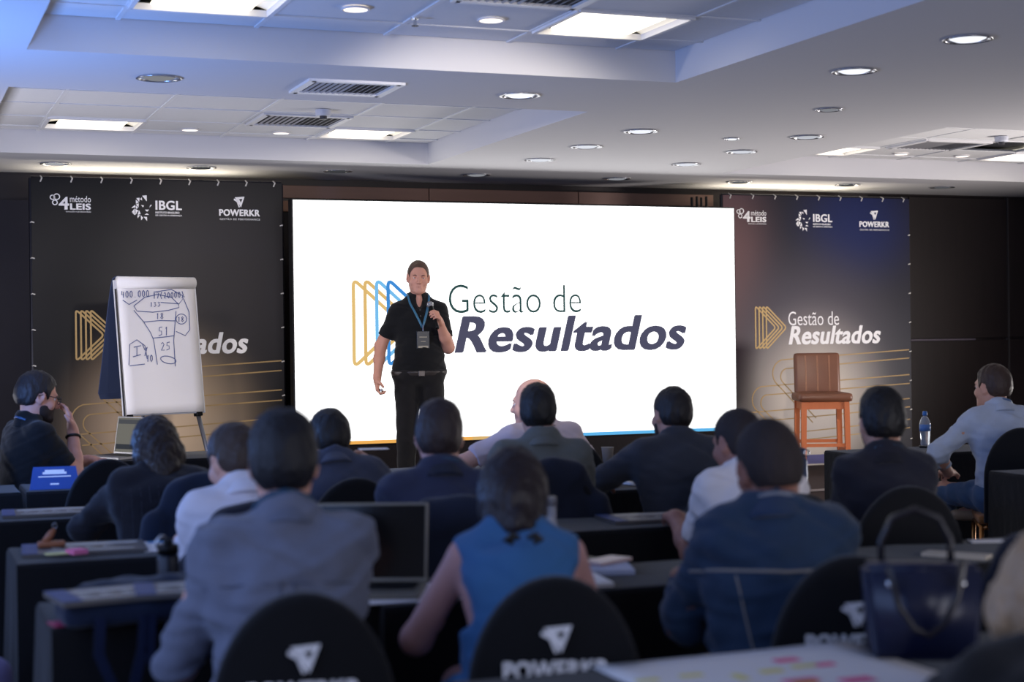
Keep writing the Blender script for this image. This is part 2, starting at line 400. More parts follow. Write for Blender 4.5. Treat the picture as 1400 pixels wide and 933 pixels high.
# ------------------------------------------------------------------ LED screen
SX0, SX1, SZ0, SZ1, SY = 3.083, 7.105, .582, 2.567, 12.65
t = thing('led_screen', 'huge white led screen reading Gestão de Resultados behind the presenter', 'screen', (SX0, SY, .2))
W_, H_ = SX1 - SX0, SZ1 - SZ0; zb = SZ0 - .2
bm = nb(); box(bm, (-.012, .006, zb - .012), (W_ + .012, .12, zb + H_ + .012), .004); obj('cabinet', bm, BLACKM, t)
bm = nb(); box(bm, (0, 0, zb), (W_, .006, zb + H_)); disp = obj('display', bm, screen_mat('display_white', (252, 252, 252), 2.0), t)
for k in range(9):
    x = W_ * k / 8
    bm = nb(); box(bm, (x - .03 if k else 0, .02, 0), (x + .03 if k < 8 else W_, .10, zb - .012)); obj('support_leg', bm, BLACKM, t)
bm = nb(); box(bm, (-.01, .012, .0), (W_ + .01, .02, zb - .012)); obj('base_skirt', bm, cloth('screen_skirt', (22, 16, 18)), t)
def on_screen(name, bm, rgb, k=1.0, y=0): return obj(name, bm, screen_mat('display_%d_%d_%d' % rgb, rgb, k), disp, loc=(-SX0 * 0, y, 0))
def sx(x): return x - SX0
def sz(z): return z - .2
cols = [(226, 190, 122), (222, 184, 116), (120, 190, 238), (64, 140, 214)]
for i, c in enumerate(cols):
    x = sx(3.575 + .098 * i); a = rounded([(x, sz(1.21)), (x, sz(1.93)), (x + .40, sz(1.57))], .06)
    bm = nb(); band(bm, a, .03, .0004, True); on_screen('emblem_outline', bm, c, 1, -.0008 - .0005 * i)
on_screen('lettering', text_mesh('Gestão de', sx(4.395), sz(1.645), sx(5.60), sz(1.885), bold=-.014, d=.0005), (44, 74, 74), 1, -.001)
on_screen('lettering', text_mesh('Resultados', sx(4.44), sz(1.31), sx(6.615), sz(1.62), bold=.036, shear=.22, spacing=1.04, d=.0005), (78, 78, 100), 1, -.001)
N = 16
for i in range(N):
    tt = i / (N - 1); c = tuple(int(a + (b - a) * min(1, max(0, (tt - .35) / .3))) for a, b in zip((240, 176, 90), (96, 182, 236)))
    bm = nb(); box(bm, (W_ * i / N, -.0012, zb), (W_ * (i + 1) / N, -.0006, zb + .028)); on_screen('colour_strip', bm, c)

# ------------------------------------------------------------------ printed banners
def banner_mat(name, base, glow, tint, cx, cz, w, hgt):
    m = bpy.data.materials.new(name); m.use_nodes = True; nt = m.node_tree; n = nt.nodes; L = nt.links; b = n['Principled BSDF']
    b.inputs['Roughness'].default_value = .42; b.inputs['Specular IOR Level'].default_value = .25
    tc = n.new('ShaderNodeTexCoord')
    def blob(px, pz, rx, rz, lo=0):
        mp = n.new('ShaderNodeMapping'); mp.vector_type = 'POINT'
        mp.inputs['Location'].default_value = (-px / rx, 0, -pz / rz); mp.inputs['Scale'].default_value = (1 / rx, 0, 1 / rz)
        L.new(tc.outputs['Object'], mp.inputs['Vector'])
        ln = n.new('ShaderNodeVectorMath'); ln.operation = 'LENGTH'; L.new(mp.outputs[0], ln.inputs[0])
        mr = n.new('ShaderNodeMapRange'); mr.interpolation_type = 'SMOOTHERSTEP'; mr.inputs[1].default_value = 0; mr.inputs[2].default_value = 1; mr.inputs[3].default_value = 1; mr.inputs[4].default_value = 0
        L.new(ln.outputs['Value'], mr.inputs[0]); return mr.outputs[0]
    cur = None
    for (px, pz, rx, rz, c, s) in [(0, 0, 1, 1, base, None)] + tint + [(cx, cz, w, hgt, glow, 1)]:  # soft paler patch blended over base and tints, low in the middle
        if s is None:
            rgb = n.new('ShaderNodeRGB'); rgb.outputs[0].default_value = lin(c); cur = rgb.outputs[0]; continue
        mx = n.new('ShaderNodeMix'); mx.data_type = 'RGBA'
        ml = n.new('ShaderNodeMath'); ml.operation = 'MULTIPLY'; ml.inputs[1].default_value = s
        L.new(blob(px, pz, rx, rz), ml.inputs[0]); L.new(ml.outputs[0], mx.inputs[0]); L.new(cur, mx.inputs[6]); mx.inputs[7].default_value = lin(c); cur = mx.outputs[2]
    L.new(cur, b.inputs['Base Color'])
    return m
LION = [[(.52, .98), (.74, 1.0), (.74, .76)], [(.50, .92), (.42, .84), (.52, .80)], [(.24, .88), (.40, .90), (.38, .74)], [(.22, .82), (.36, .72), (.22, .66)],
        [(.00, .50), (.18, .62), (.20, .52)], [(.22, .64), (.36, .68), (.34, .52)], [(.22, .60), (.32, .50), (.22, .46)], [(.02, .34), (.16, .48), (.17, .26)], [(.19, .46), (.20, .26), (.34, .40)],
        [(.05, .30), (.16, .22), (.28, .30)], [(.36, .42), (.30, .22), (.44, .28)], [(.28, .20), (.42, .24), (.30, .10)], [(.44, .22), (.46, .02), (.56, .12)], [(.58, .16), (.74, .16), (.74, 0)],
        [(.46, .62), (.60, .60), (.56, .53)], [(.86, .52), (.98, .62), (.92, .64)], [(.64, .44), (.84, .44), (.75, .36)], [(.62, .24), (.84, .24), (.74, .30)]]
def emblem_bm(x0, z0, x1, z1, d=.0015):
    bm = nb(); w, h = x1 - x0, z1 - z0
    S = lambda ps: [(x0 + a * w, z0 + b * h) for a, b in ps]
    o = [(.10, .92), (1, 1), (.66, .02)]; i_ = [(.50, .76), (.80, .80), (.66, .46)]
    for k in range(3):
        j = (k + 1) % 3; prism(bm, S([o[k], o[j], i_[j], i_[k]]), d)
    prism(bm, S([(0, .68), (.05, .82), (.34, .66), (.56, .05), (.46, 0), (.28, .50)]), d)
    return bm
def banner(x0, x1, y, ztop, m, label, labels_w):
    w = x1 - x0; h = ztop - .2
    t = thing('banner', label, 'banner', (x0, y, .2))
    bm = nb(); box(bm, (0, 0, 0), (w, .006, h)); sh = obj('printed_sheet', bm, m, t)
    bm = nb()
    for a, b in (((0, .03, 0), (0, .03, h)), ((w, .03, 0), (w, .03, h)), ((0, .03, h), (w, .03, h)), ((0, .03, .02), (w, .03, .02))): tube(bm, [a, b], .018, 8)
    obj('frame', bm, mat('banner_frame', (30, 30, 40), .4, metal=.5), t)
    for i in range(9):
        bm = nb(); tube(bm, [(w * (i + .3) / 8.6, .0, h - .03), (w * (i + .3) / 8.6 + .012, -.004, h), (w * (i + .3) / 8.6 + .004, .03, h + .018)], .006, 6); obj('tie', bm, mat('tie_white', (210, 206, 200), .6), t)
    for i in range(8):
        for x in (.02, w - .02):
            z = h - .35 - i * .28
            bm = nb(); tube(bm, [(x, -.003, z), (x + (.02 if x > 1 else -.02), -.004, z + .006), (x + (.03 if x > 1 else -.03), .03, z)], .0055, 6); obj('tie', bm, MATS['tie_white'], t)
    def dec(name, bm, mm=PRINT_WHITE, y_=-.0005): return obj(name, bm, mm, sh, loc=(0, y_, 0))
    # top logos
    bm = nb()
    for cx, cz, r in ((.16, h - .15, .017), (.192, h - .145, .022), (.178, h - .19, .018)):
        band(bm, [(cx + r * math.cos(k * math.pi / 8), cz + r * math.sin(k * math.pi / 8)) for k in range(16)], .008, .0015, True)
    dec('ring_mark', bm)
    dec('lettering', text_mesh('4', .205, h - .245, .285, h - .145, bold=.03))
    dec('lettering', text_mesh('método', .292, h - .185, .452, h - .135))
    dec('lettering', text_mesh('LEIS', .292, h - .245, .452, h - .195, bold=.04, spacing=1.06))
    dec('lettering', text_mesh('execução e produtividade', .26, h - .268, .452, h - .254, bold=.0))
    bm = nb()
    for tr in LION: prism(bm, [(.765 + a * .165, h - .325 + b * .205) for a, b in tr], .0015)
    dec('lion_mark', bm)
    dec('lettering', text_mesh('IBGL', .955, h - .235, 1.165, h - .16, bold=.03, spacing=1.05))
    dec('lettering', text_mesh('INSTITUTO BRASILEIRO', .955, h - .264, 1.145, h - .248, bold=.02))
    dec('lettering', text_mesh('DE GESTÃO E LIDERANÇA', .955, h - .287, 1.165, h - .270, bold=.02))
    dec('triangle_mark', emblem_bm(1.585, h - .205, 1.675, h - .115))
    dec('lettering', text_mesh('POWERKR', 1.465, h - .275, 1.80, h - .22, bold=.045, spacing=1.08))
    dec('lettering', text_mesh('GESTÃO DE PERFORMANCE', 1.47, h - .308, 1.80, h - .290, bold=.0, spacing=1.15))
    # event logo
    for i in range(4):
        x = .325 + .038 * i
        bm = nb(); band(bm, rounded([(x, 1.095), (x, 1.50), (x + .215, 1.297)], .03), .014, .0012, True); dec('emblem_outline', bm, mat('print_gold_bright', (196, 164, 108), .5, spec=.3), -.0005 - .0004 * i)
    dec('lettering', text_mesh('Gestão de', .675, 1.315, 1.225, 1.445, bold=-.004))
    dec('lettering', text_mesh('Resultados', .675, 1.135, 1.69, 1.31, bold=.034, shear=.22, spacing=1.04))
    # gold contour lines of the print
    def hook(xl, zl, r, zr, w_, tail):
        pts = [(w_ - .02, zr)]
        zt = zl + r
        pts.append((xl + r * 1.3, zt))
        for k in range(1, 9):
            a = math.pi / 2 + k * (math.pi * .72) / 8
            pts.append((xl + r + r * math.cos(a), zl + r * math.sin(a)))
        x_, z_ = pts[-1]; pts.append((x_ + tail * .72, z_ - tail * .70))
        return pts
    zo = -.2
    for (xl, zl, r, zr, tail) in ((.50, .87, .13, 1.07, .55), (.585, .84, .075, .99, .50), (.28, .63, .125, .83, .5), (.37, .60, .075, .745, .42)):
        bm = nb(); band(bm, hook(xl, zl, r, zr, w, tail), .010, .0012); dec('gold_line', bm, GOLD_PRINT, -.0005)
    for (xa, za, zr) in ((.27, .515, .60), (.36, .43, .52), (.5, .30, .40), (.6, .23, .32)):
        bm = nb(); band(bm, [(xa, za), ((xa + w) / 2, (za + zr) / 2 - .004), (w - .02, zr)], .010, .0012); dec('gold_line', bm, GOLD_PRINT, -.0005)
    bm = nb(); box(bm, (.0, -.0012, .015), (w, -.0004, .10)); dec('bottom_band', bm, mat('print_indigo', (66, 62, 120), .6), 0)
    return t
BL = banner_mat('banner_face_dark', (19, 18, 20), (214, 186, 154), [(1.5, 1.6, 1.3, 1.6, (52, 48, 52), .7)], 1.0, .52, 1.05, 1.1, )
BR_ = banner_mat('banner_face_navy', (30, 28, 40), (204, 192, 180), [(1.45, 2.3, 1.0, .9, (12, 28, 82), .9), (-.1, 2.0, .9, 1.6, (112, 82, 84), .9), (.9, 1.2, 1.3, 1.2, (76, 68, 80), .8)], .95, .56, 1.05, 1.15)
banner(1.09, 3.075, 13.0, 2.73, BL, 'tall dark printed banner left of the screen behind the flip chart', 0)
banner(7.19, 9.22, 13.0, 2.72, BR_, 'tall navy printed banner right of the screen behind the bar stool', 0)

# truss legs seen between banner and screen
t = thing('truss_post', 'dark metal truss post behind the top right corner of the screen', 'post', (7.08, 13.3, .2))
bm = nb()
for dx in (0, .1):
    for dy in (0, .1): tube(bm, [(dx, dy, 0), (dx, dy, 2.53)], .012, 6)
obj('tubes', bm, BLACKM, t)
bm = nb()
for k in range(11):
    z = .1 + k * .21; tube(bm, [(0, 0, z), (.1, 0, z + .1), (0, 0, z + .2)], .006, 5); tube(bm, [(.1, 0, z), (.1, .1, z + .1)], .006, 5)
obj('braces', bm, BLACKM, t)

# ------------------------------------------------------------------ implicit modelling: smooth unions of shapes meshed by surface nets
def A(*v): return np.array(v, 'f8')
def rx(a): c, s = math.cos(a), math.sin(a); return np.array([[1, 0, 0], [0, c, -s], [0, s, c]])
def ry(a): c, s = math.cos(a), math.sin(a); return np.array([[c, 0, s], [0, 1, 0], [-s, 0, c]])
def rzm(a): c, s = math.cos(a), math.sin(a); return np.array([[c, -s, 0], [s, c, 0], [0, 0, 1]])
def unit(v): v = np.asarray(v, 'f8'); return v / (np.linalg.norm(v) + 1e-12)
CORN = np.array([(0, 0, 0), (1, 0, 0), (0, 1, 0), (1, 1, 0), (0, 0, 1), (1, 0, 1), (0, 1, 1), (1, 1, 1)])
EDG = [(0, 1), (2, 3), (4, 5), (6, 7), (0, 2), (1, 3), (4, 6), (5, 7), (0, 4), (1, 5), (2, 6), (3, 7)]
class Field:
    def __init__(s, lo, hi, h):
        s.h = h; s.lo = np.asarray(lo, 'f8'); s.n = np.ceil((np.asarray(hi) - s.lo) / h).astype(int) + 1
        s.ax = [(s.lo[i] + h * np.arange(s.n[i])).astype('f4') for i in range(3)]
        s.D = np.full(s.n, .25, 'f4')
    def win(s, lo, hi):
        a = np.clip(np.floor((np.asarray(lo) - s.lo) / s.h).astype(int), 0, s.n); b = np.clip(np.ceil((np.asarray(hi) - s.lo) / s.h).astype(int) + 1, 0, s.n)
        if np.any(b <= a): return None, None
        sl = tuple(slice(int(a[i]), int(b[i])) for i in range(3))
        return sl, (s.ax[0][sl[0]][:, None, None], s.ax[1][sl[1]][None, :, None], s.ax[2][sl[2]][None, None, :])
    def put(s, sl, d, k, op):
        C = s.D[sl]
        if op == 'add':
            if k > 0:
                hh = np.maximum(k - np.abs(C - d), 0) / k; s.D[sl] = np.minimum(C, d) - hh * hh * k * .25
            else: s.D[sl] = np.minimum(C, d)
        else:
            if k > 0:
                hh = np.maximum(k - np.abs(C + d), 0) / k; s.D[sl] = np.maximum(C, -d) + hh * hh * k * .25
            else: s.D[sl] = np.maximum(C, -d)
    def cone(s, a, b, ra, rb, k=.02, op='add'):
        a, b = np.asarray(a, 'f8'), np.asarray(b, 'f8'); r = max(ra, rb) + k + .02
        sl, P = s.win(np.minimum(a, b) - r, np.maximum(a, b) + r)
        if sl is None: return
        ab = b - a; L2 = float(ab @ ab) + 1e-9
        q = [P[i] - np.float32(a[i]) for i in range(3)]
        t = np.clip((q[0] * ab[0] + q[1] * ab[1] + q[2] * ab[2]) / L2, 0, 1)
        d = np.sqrt((q[0] - t * ab[0]) ** 2 + (q[1] - t * ab[1]) ** 2 + (q[2] - t * ab[2]) ** 2) - (ra + (rb - ra) * t)
        s.put(sl, d.astype('f4'), k, op)
    def _loc(s, c, M, r):
        sl, P = s.win(c - r, c + r)
        if sl is None: return None, None
        q = [P[i] - np.float32(c[i]) for i in range(3)]
        if M is not None: q = [q[0] * M[0, i] + q[1] * M[1, i] + q[2] * M[2, i] for i in range(3)]
        return sl, q
    def ell(s, c, r, M=None, k=.03, op='add'):
        c = np.asarray(c, 'f8'); sl, q = s._loc(c, M, max(r) + k + .02)
        if sl is None: return
        k0 = np.sqrt((q[0] / r[0]) ** 2 + (q[1] / r[1]) ** 2 + (q[2] / r[2]) ** 2)
        k1 = np.sqrt((q[0] / r[0] ** 2) ** 2 + (q[1] / r[1] ** 2) ** 2 + (q[2] / r[2] ** 2) ** 2) + 1e-6
        s.put(sl, (k0 * (k0 - 1) / k1).astype('f4'), k, op)
    def box(s, c, hf, M=None, rad=.01, k=.01, op='add'):
        c = np.asarray(c, 'f8'); sl, q = s._loc(c, M, float(np.linalg.norm(hf)) + k + .02)
        if sl is None: return
        e = [np.abs(q[i]) - (hf[i] - rad) for i in range(3)]
        d = np.sqrt(np.maximum(e[0], 0) ** 2 + np.maximum(e[1], 0) ** 2 + np.maximum(e[2], 0) ** 2) + np.minimum(np.maximum(np.maximum(e[0], e[1]), e[2]), 0) - rad
        s.put(sl, d.astype('f4'), k, op)
    def cut(s, p, n, k=0):
        """keep the side the normal n points away from"""
        n = unit(n); d = (s.ax[0][:, None, None] - p[0]) * n[0] + (s.ax[1][None, :, None] - p[1]) * n[1] + (s.ax[2][None, None, :] - p[2]) * n[2]
        s.D = np.maximum(s.D, d.astype('f4'))
    def mesh(s):
        D = s.D; S = D < 0
        nx, ny, nz = D.shape
        cnt = np.zeros((nx - 1, ny - 1, nz - 1), np.uint8)
        for c in CORN: cnt += S[c[0]:nx - 1 + c[0], c[1]:ny - 1 + c[1], c[2]:nz - 1 + c[2]]
        act = np.argwhere((cnt > 0) & (cnt < 8))
        if len(act) == 0: return np.zeros((0, 3)), np.zeros((0, 4), int)
        idx = np.full(cnt.shape, -1, np.int32); idx[act[:, 0], act[:, 1], act[:, 2]] = np.arange(len(act))
        V = np.stack([D[act[:, 0] + c[0], act[:, 1] + c[1], act[:, 2] + c[2]] for c in CORN], 1)
        acc = np.zeros((len(act), 3)); num = np.zeros(len(act))
        for a, b in EDG:
            m = (V[:, a] < 0) != (V[:, b] < 0); t = np.where(m, V[:, a] / np.where(m, V[:, a] - V[:, b], 1), 0)
            p = CORN[a] + t[:, None] * (CORN[b] - CORN[a]); acc += p * m[:, None]; num += m
        verts = s.lo + (act + acc / num[:, None]) * s.h
        quads = []
        for ax in range(3):
            o1, o2 = (ax + 1) % 3, (ax + 2) % 3
            sa = [slice(None)] * 3; sb = [slice(None)] * 3; sa[ax] = slice(0, -1); sb[ax] = slice(1, None)
            d = S[tuple(sa)] != S[tuple(sb)]
            e = np.argwhere(d); e = e[(e[:, o1] > 0) & (e[:, o2] > 0) & (e[:, o1] < D.shape[o1] - 1) & (e[:, o2] < D.shape[o2] - 1)]
            if len(e) == 0: continue
            ins = S[e[:, 0], e[:, 1], e[:, 2]]
            def at(da, db):
                c = e.copy(); c[:, o1] -= da; c[:, o2] -= db; return idx[c[:, 0], c[:, 1], c[:, 2]]
            q = np.stack([at(1, 1), at(0, 1), at(0, 0), at(1, 0)], 1)
            q[~ins] = q[~ins][:, ::-1]; quads.append(q)
        return verts, np.concatenate(quads)
WV = RNG.normal(size=(6, 3)); WV /= np.linalg.norm(WV, axis=1)[:, None]
def ripple(V, amp, wl, seed=0, aniso=(1, 1, 1)):
    out = np.zeros(len(V)); P = V * np.asarray(aniso)
    for i, w in enumerate(WV):
        f = 2 * math.pi / (wl * (.6 + .25 * i)); out += np.sin(P @ w * f + i * 1.7 + seed * 2.3 + 1.5 * np.sin(P @ np.roll(w, 1) * f * .6 + seed))
    return out * amp / 3
def field_obj(name, F, m, parent=None, folds=None, faces=None):
    V, Q = F.mesh()
    if len(V) == 0: return None
    me = bpy.data.meshes.new(name)
    me.vertices.add(len(V)); me.loops.add(len(Q) * 4); me.polygons.add(len(Q))
    if folds:
        # normals by face averaging
        n = np.zeros_like(V); fn = np.cross(V[Q[:, 2]] - V[Q[:, 0]], V[Q[:, 3]] - V[Q[:, 1]])
        for i in range(4): np.add.at(n, Q[:, i], fn)
        n /= np.linalg.norm(n, axis=1)[:, None] + 1e-9
        V = V + n * ripple(V, *folds)[:, None]
    me.vertices.foreach_set('co', V.astype('f4').ravel())
    me.loops.foreach_set('vertex_index', Q.astype('i4').ravel())
    me.polygons.foreach_set('loop_start', np.arange(0, len(Q) * 4, 4, dtype='i4'))
    me.polygons.foreach_set('use_smooth', np.ones(len(Q), bool))
    for k in (m if isinstance(m, (list, tuple)) else [m]): me.materials.append(k)
    if faces is not None: me.polygons.foreach_set('material_index', faces(V[Q].mean(1)).astype('i4'))
    me.update(calc_edges=True); me.validate()
    return link(name, me, parent)

# ------------------------------------------------------------------ people
def ik(sh, wr, l1, l2, pole):
    d = wr - sh; L = np.linalg.norm(d); Lm = (l1 + l2) * .995
    if L > Lm: wr = sh + d / L * Lm; d = wr - sh; L = Lm
    u = d / L; a = (l1 * l1 - l2 * l2 + L * L) / (2 * L); h = math.sqrt(max(l1 * l1 - a * a, 0))
    p = np.asarray(pole, 'f8'); p = unit(p - u * (p @ u)); return sh + u * a + p * h, wr
def hand(F, w, d, n, side, curl=.5, sc=1.0, k=.007, spread=1.0):
    """palm and five fingers: d points along the fingers, n out of the palm, the thumb lies on side*t"""
    d = unit(d); n = unit(n - d * (np.asarray(n) @ d)); t = np.cross(d, n) * side
    M = np.stack([t, d, n], 1)
    F.cone(w - d * .02, w + d * .03, .025 * sc, .024 * sc, .02)
    F.box(w + d * .052 * sc, (.040 * sc, .046 * sc, .0145 * sc), M, .012 * sc, .02)
    F.ell(w + d * .035 * sc + t * .022 * sc + n * .006, (.02 * sc, .03 * sc, .014 * sc), M, .015)
    for o, L, r, cu in ((.029, .072, .0092, .92), (.0095, .08, .0095, 1.0), (-.0105, .075, .0092, 1.04), (-.029, .06, .0082, 1.12)):
        p = w + d * .092 * sc + t * o * sc; ang = 0; f = d + t * o * 1.6 * spread * (1 - curl)
        for j, (seg, da) in enumerate(((.46, .62), (.30, .95), (.24, .62))):
            ang += curl * cu * da * 1.15
            v = unit(f) * math.cos(ang) + n * math.sin(ang); q = p + v * L * seg * sc
            F.cone(p, q, r * sc * (1 - .08 * j), r * sc * (.93 - .09 * j), k if j == 0 else .003); p = q
    p = w + d * .028 * sc + t * .034 * sc; v1 = unit(t * .75 + d * .62 + n * (.25 + .5 * curl)); q = p + v1 * .044 * sc
    F.cone(p, q, .0145 * sc, .0115 * sc, .012); v2 = unit(t * (.35 - .6 * curl) + d * .85 + n * (.2 + .5 * curl)); F.cone(q, q + v2 * .032 * sc, .0112 * sc, .0095 * sc, .004)
def head_sdf(F, X, M, hs, detail=False, jaw=1.0):
    E = lambda c, r, k=.02, op='add', m=None: F.ell(X(c), [v * hs for v in r], M if m is None else M @ m, k, op)
    E((0, -.014, .032), (.0745, .095, .088))
    E((0, .030, -.035), (.058 * jaw, .064, .082), .03)
    E((0, .010, -.045), (.061 * jaw, .062, .062), .03)
    F.cone(X((-.012, .076, -.093)), X((.012, .076, -.093)), .021 * hs, .021 * hs, .025)
    F.cone(X((-.033, .076, .026)), X((.033, .076, .026)), .013 * hs, .013 * hs, .012)
    for s in (-1, 1):
        E((s * .043, .062, -.028), (.022, .022, .022), .02)
        E((s * .031, .100, .006), (.018, .014, .011), .010, 'sub')
        E((s * .0765, -.008, -.004), (.010, .026, .034), .008, 'add', rzm(s * -.35) @ rx(-.15))
        E((s * .083, -.004, .002), (.006, .013, .018), .006, 'sub', rzm(s * -.35))
        F.cone(X((s * .0735, .002, -.032)), X((s * .0735, 0, -.03)), .009 * hs, .009 * hs, .006)
    F.cone(X((0, .091, .012)), X((0, .112, -.026)), .0078 * hs, .0125 * hs, .010)
    for s in (-1, 1): F.cone(X((s * .012, .098, -.030)), X((s * .010, .102, -.030)), .009 * hs, .009 * hs, .006)
    F.cone(X((-.019, .0885, -.0525)), X((.019, .0885, -.0525)), .0075 * hs, .0075 * hs, .007)
    F.cone(X((-.015, .0885, -.0645)), X((.015, .0885, -.0645)), .0085 * hs, .0085 * hs, .007)
    F.cone(X((-.021, .099, -.058)), X((.021, .099, -.058)), .0022 * hs, .0022 * hs, .004, 'sub')
def torso_sdf(F, J, o, w, belly, female=False, top=True):
    T, sp = J['T'], J['sp']
    F.ell(sp(-.01), (.168 * w + o, .118 + o, .125 + o), T, .05)
    F.ell(sp(.12) + T @ A(0, .012 * (belly - 1) * 6, 0), (.150 * w * (.93 if female else 1) + o, .105 * belly + o, .16 + o), T, .06)
    F.ell(sp(.31), (.160 * w + o, .112 + o, .165 + o), T, .06)
    if female:
        for s in (-1, 1): F.ell(sp(.30) + T @ A(s * .075, .085, 0), (.062 + o, .06 + o, .062 + o), T, .04)
    if top:
        F.cone(J['S'][0] + T @ A(-.012, 0, -.005), J['S'][1] + T @ A(.012, 0, -.005), .050 * (.9 if female else 1) + o, .050 * (.9 if female else 1) + o, .035)
        F.cone(J['S'][0] + T @ A(-.055, -.012, -.07), J['S'][1] + T @ A(.055, -.012, -.07), .066 + o, .066 + o, .06)
        for s in (-1, 1): F.cone(J['N'] + T @ A(s * .10, -.005, -.035), J['N'] + T @ A(s * .02, 0, .03), .035 + o, .04 + o * .6, .04)
def person(label, root, rz, J, skin, shirt=None, trousers=None, hair=None, h=.009, w=1.0, belly=1.0, female=False, hs=1.0, detail=False, jaw=1.0, beard=None, collar=None, lanyard=None, seat_z=None, shoes=(30, 28, 28), folds=.005, hand_curl=(.45, .45), hand_n=None, group=None, eyes=False, neck_r=.056):
    """J: joints in the person's own frame. Body = one continuous skin; hair, shirt, trousers, shoes ... are its children."""
    N, T, Hc, M = J['N'], J['T'], J['Hc'], J['HM']
    X = lambda p: Hc + M @ (np.asarray(p, 'f8') * hs)
    pts = np.array([J['P'], N, Hc, *J['S'], *J['E'], *J['Wr'], *J['hip'], *J['knee'], *J['ank']])
    lo, hi = pts.min(0) - A(.24, .26, .1), pts.max(0) + A(.24, .28, .16)
    F = Field(lo, hi, h)
    torso_sdf(F, J, -.018, w, belly, female)
    F.cone(N + T @ A(0, .012, -.02), X((0, -.018, -.055)), neck_r - .004, neck_r - .002, .03)
    aw = .88 if female else 1.0
    for i, s in enumerate((1, -1)):
        S, E, W = J['S'][i], J['E'][i], J['Wr'][i]
        F.cone(S, E, .044 * aw, .044 * aw, .04); F.cone(E, E + (W - E) * .4, .044 * aw, .041 * aw, .02); F.cone(E + (W - E) * .4, W, .040 * aw, .027 * aw, .02)
        dv = unit(A(-s * .25, 1, -.06)) if J.get('hd') is None or J['hd'][i] is None else unit(J['hd'][i])
        nv = A(0, 0, -1) if hand_n is None else np.asarray(hand_n[i], 'f8')
        hand(F, W, dv, nv, s * (1 if True else 1), hand_curl[i], .95 * aw + .02)
        hp, kn, an = J['hip'][i], J['knee'][i], J['ank'][i]
        F.cone(hp, kn, .066, .048, .02); F.cone(kn, an, .048, .036, .02); F.cone(an, an + J['foot'][i] * .13 + A(0, 0, -.045), .036, .026, .02)
    head_sdf(F, X, M, hs, detail, jaw)
    SK = mat('skin_%d_%d_%d' % skin, skin, .55, spec=.35, bump=(220, .06, .001), vary=.05, vscale=18)
    mats = [SK]; fc = None
    body = field_obj('person', F, mats, faces=fc)
    body.location = root; body.rotation_euler = (0, 0, rz)
    tag(body, label, 'person', group)
    F0 = lambda a, b, hh=None: Field(a, b, hh or h)
    # ---- shirt or jacket
    so = None
    if shirt:
        kind, rgb = shirt['kind'], shirt['rgb']; o = shirt.get('o', .012)
        m = cloth(shirt['mat'], rgb, shirt.get('rough', .85), shirt.get('vary', .10), shirt.get('b', .4))
        Fs = F0(lo, hi)
        torso_sdf(Fs, J, o - .004, w * shirt.get('w', 1), belly, female)
        if shirt.get('skirt'):
            Fs.ell(J['sp'](-.07), (.175 * w + o, .13 + o, .15), T, .05)
        Fs.cone(N + T @ A(0, .0, -.05), N + T @ A(0, .008, .03), neck_r + .022, neck_r + .010, .03)
        # sleeves are shaped and cut square at the cuff on their own, then blended into the shirt
        sl = {'none': -1, 'short': .74, 'long': 1.93, 'rolled': 1.55}[kind]
        for i in range(2):
            S, E, W = J['S'][i], J['E'][i], J['Wr'][i]
            if sl < 0: continue
            Fa = F0(lo, hi)
            if sl < 1: q = S + (E - S) * sl; dv = E - S; Fa.cone(S, S + (E - S) * min(1, sl + .2), .042 + o, .044 + o, .02)
            else:
                q = E + (W - E) * (sl - 1); dv = W - E
                Fa.cone(S, E, .043 + o, .040 + o, .022); Fa.cone(E, E + (W - E) * min(1, sl - .9), .041 + o, .034 + o * .7, .02)
            dv = unit(dv); Mx = np.stack([*[np.array(v) for v in frame_of(dv)], dv], 1)
            Fa.box(q + dv * .07, (.10, .10, .07), Mx, .002, .003, 'sub')
            kk = .055; hh = np.maximum(kk - np.abs(Fs.D - Fa.D), 0) / kk; Fs.D = np.minimum(Fs.D, Fa.D) - hh * hh * kk * .25
        nk = unit(X((0, -.018, -.055)) - N)
        Fs.box(N + nk * (.145 + shirt.get('neck', 0)) + T @ A(0, .02, 0), (.13, .13, .085), T @ rx(-.28), .004, .01, 'sub')   # neckline, lower in front
        if kind == 'none':
            for i, s in enumerate((1, -1)):
                Fs.box(J['S'][i] + T @ A(s * .172, 0, .0), (.15, .16, .22), T @ ry(s * .22), .03, .01, 'sub')
        if collar: Fs.ell(N + T @ A(0, .085, .0), (.026, .05, .062), T @ rx(.25), .008, 'sub')
        z0 = shirt.get('hem', J['P'][2] - .075)
        Fs.cut(A(0, 0, z0), A(0, 0, -1))
        so = field_obj(shirt['name'], Fs, m, body, (folds, .13, len(label), (1, 1, 1.7)))
        if collar:
            c1 = X((0, -.018, -.055)); d = unit(c1 - N); hgt = collar.get('h', .04)
            base = N + d * collar.get('z', -.022)
            Fc = F0(N - .16, N + .16, min(h, .007))
            Fc.cone(base - d * .03, base + d * (hgt + .05), neck_r + .026, neck_r + .006, .01)
            Fc.cut(base + d * hgt, T @ A(0, .62, 1)); Fc.cut(base, T @ A(0, -.15, -1))
            Fc.ell(base + T @ A(0, .075, .03), (.026, .06, .06), T @ rx(-.3), .004, 'sub')
            field_obj('collar', Fc, cloth(collar['mat'], collar['rgb']) if 'mat' in collar else m, body)
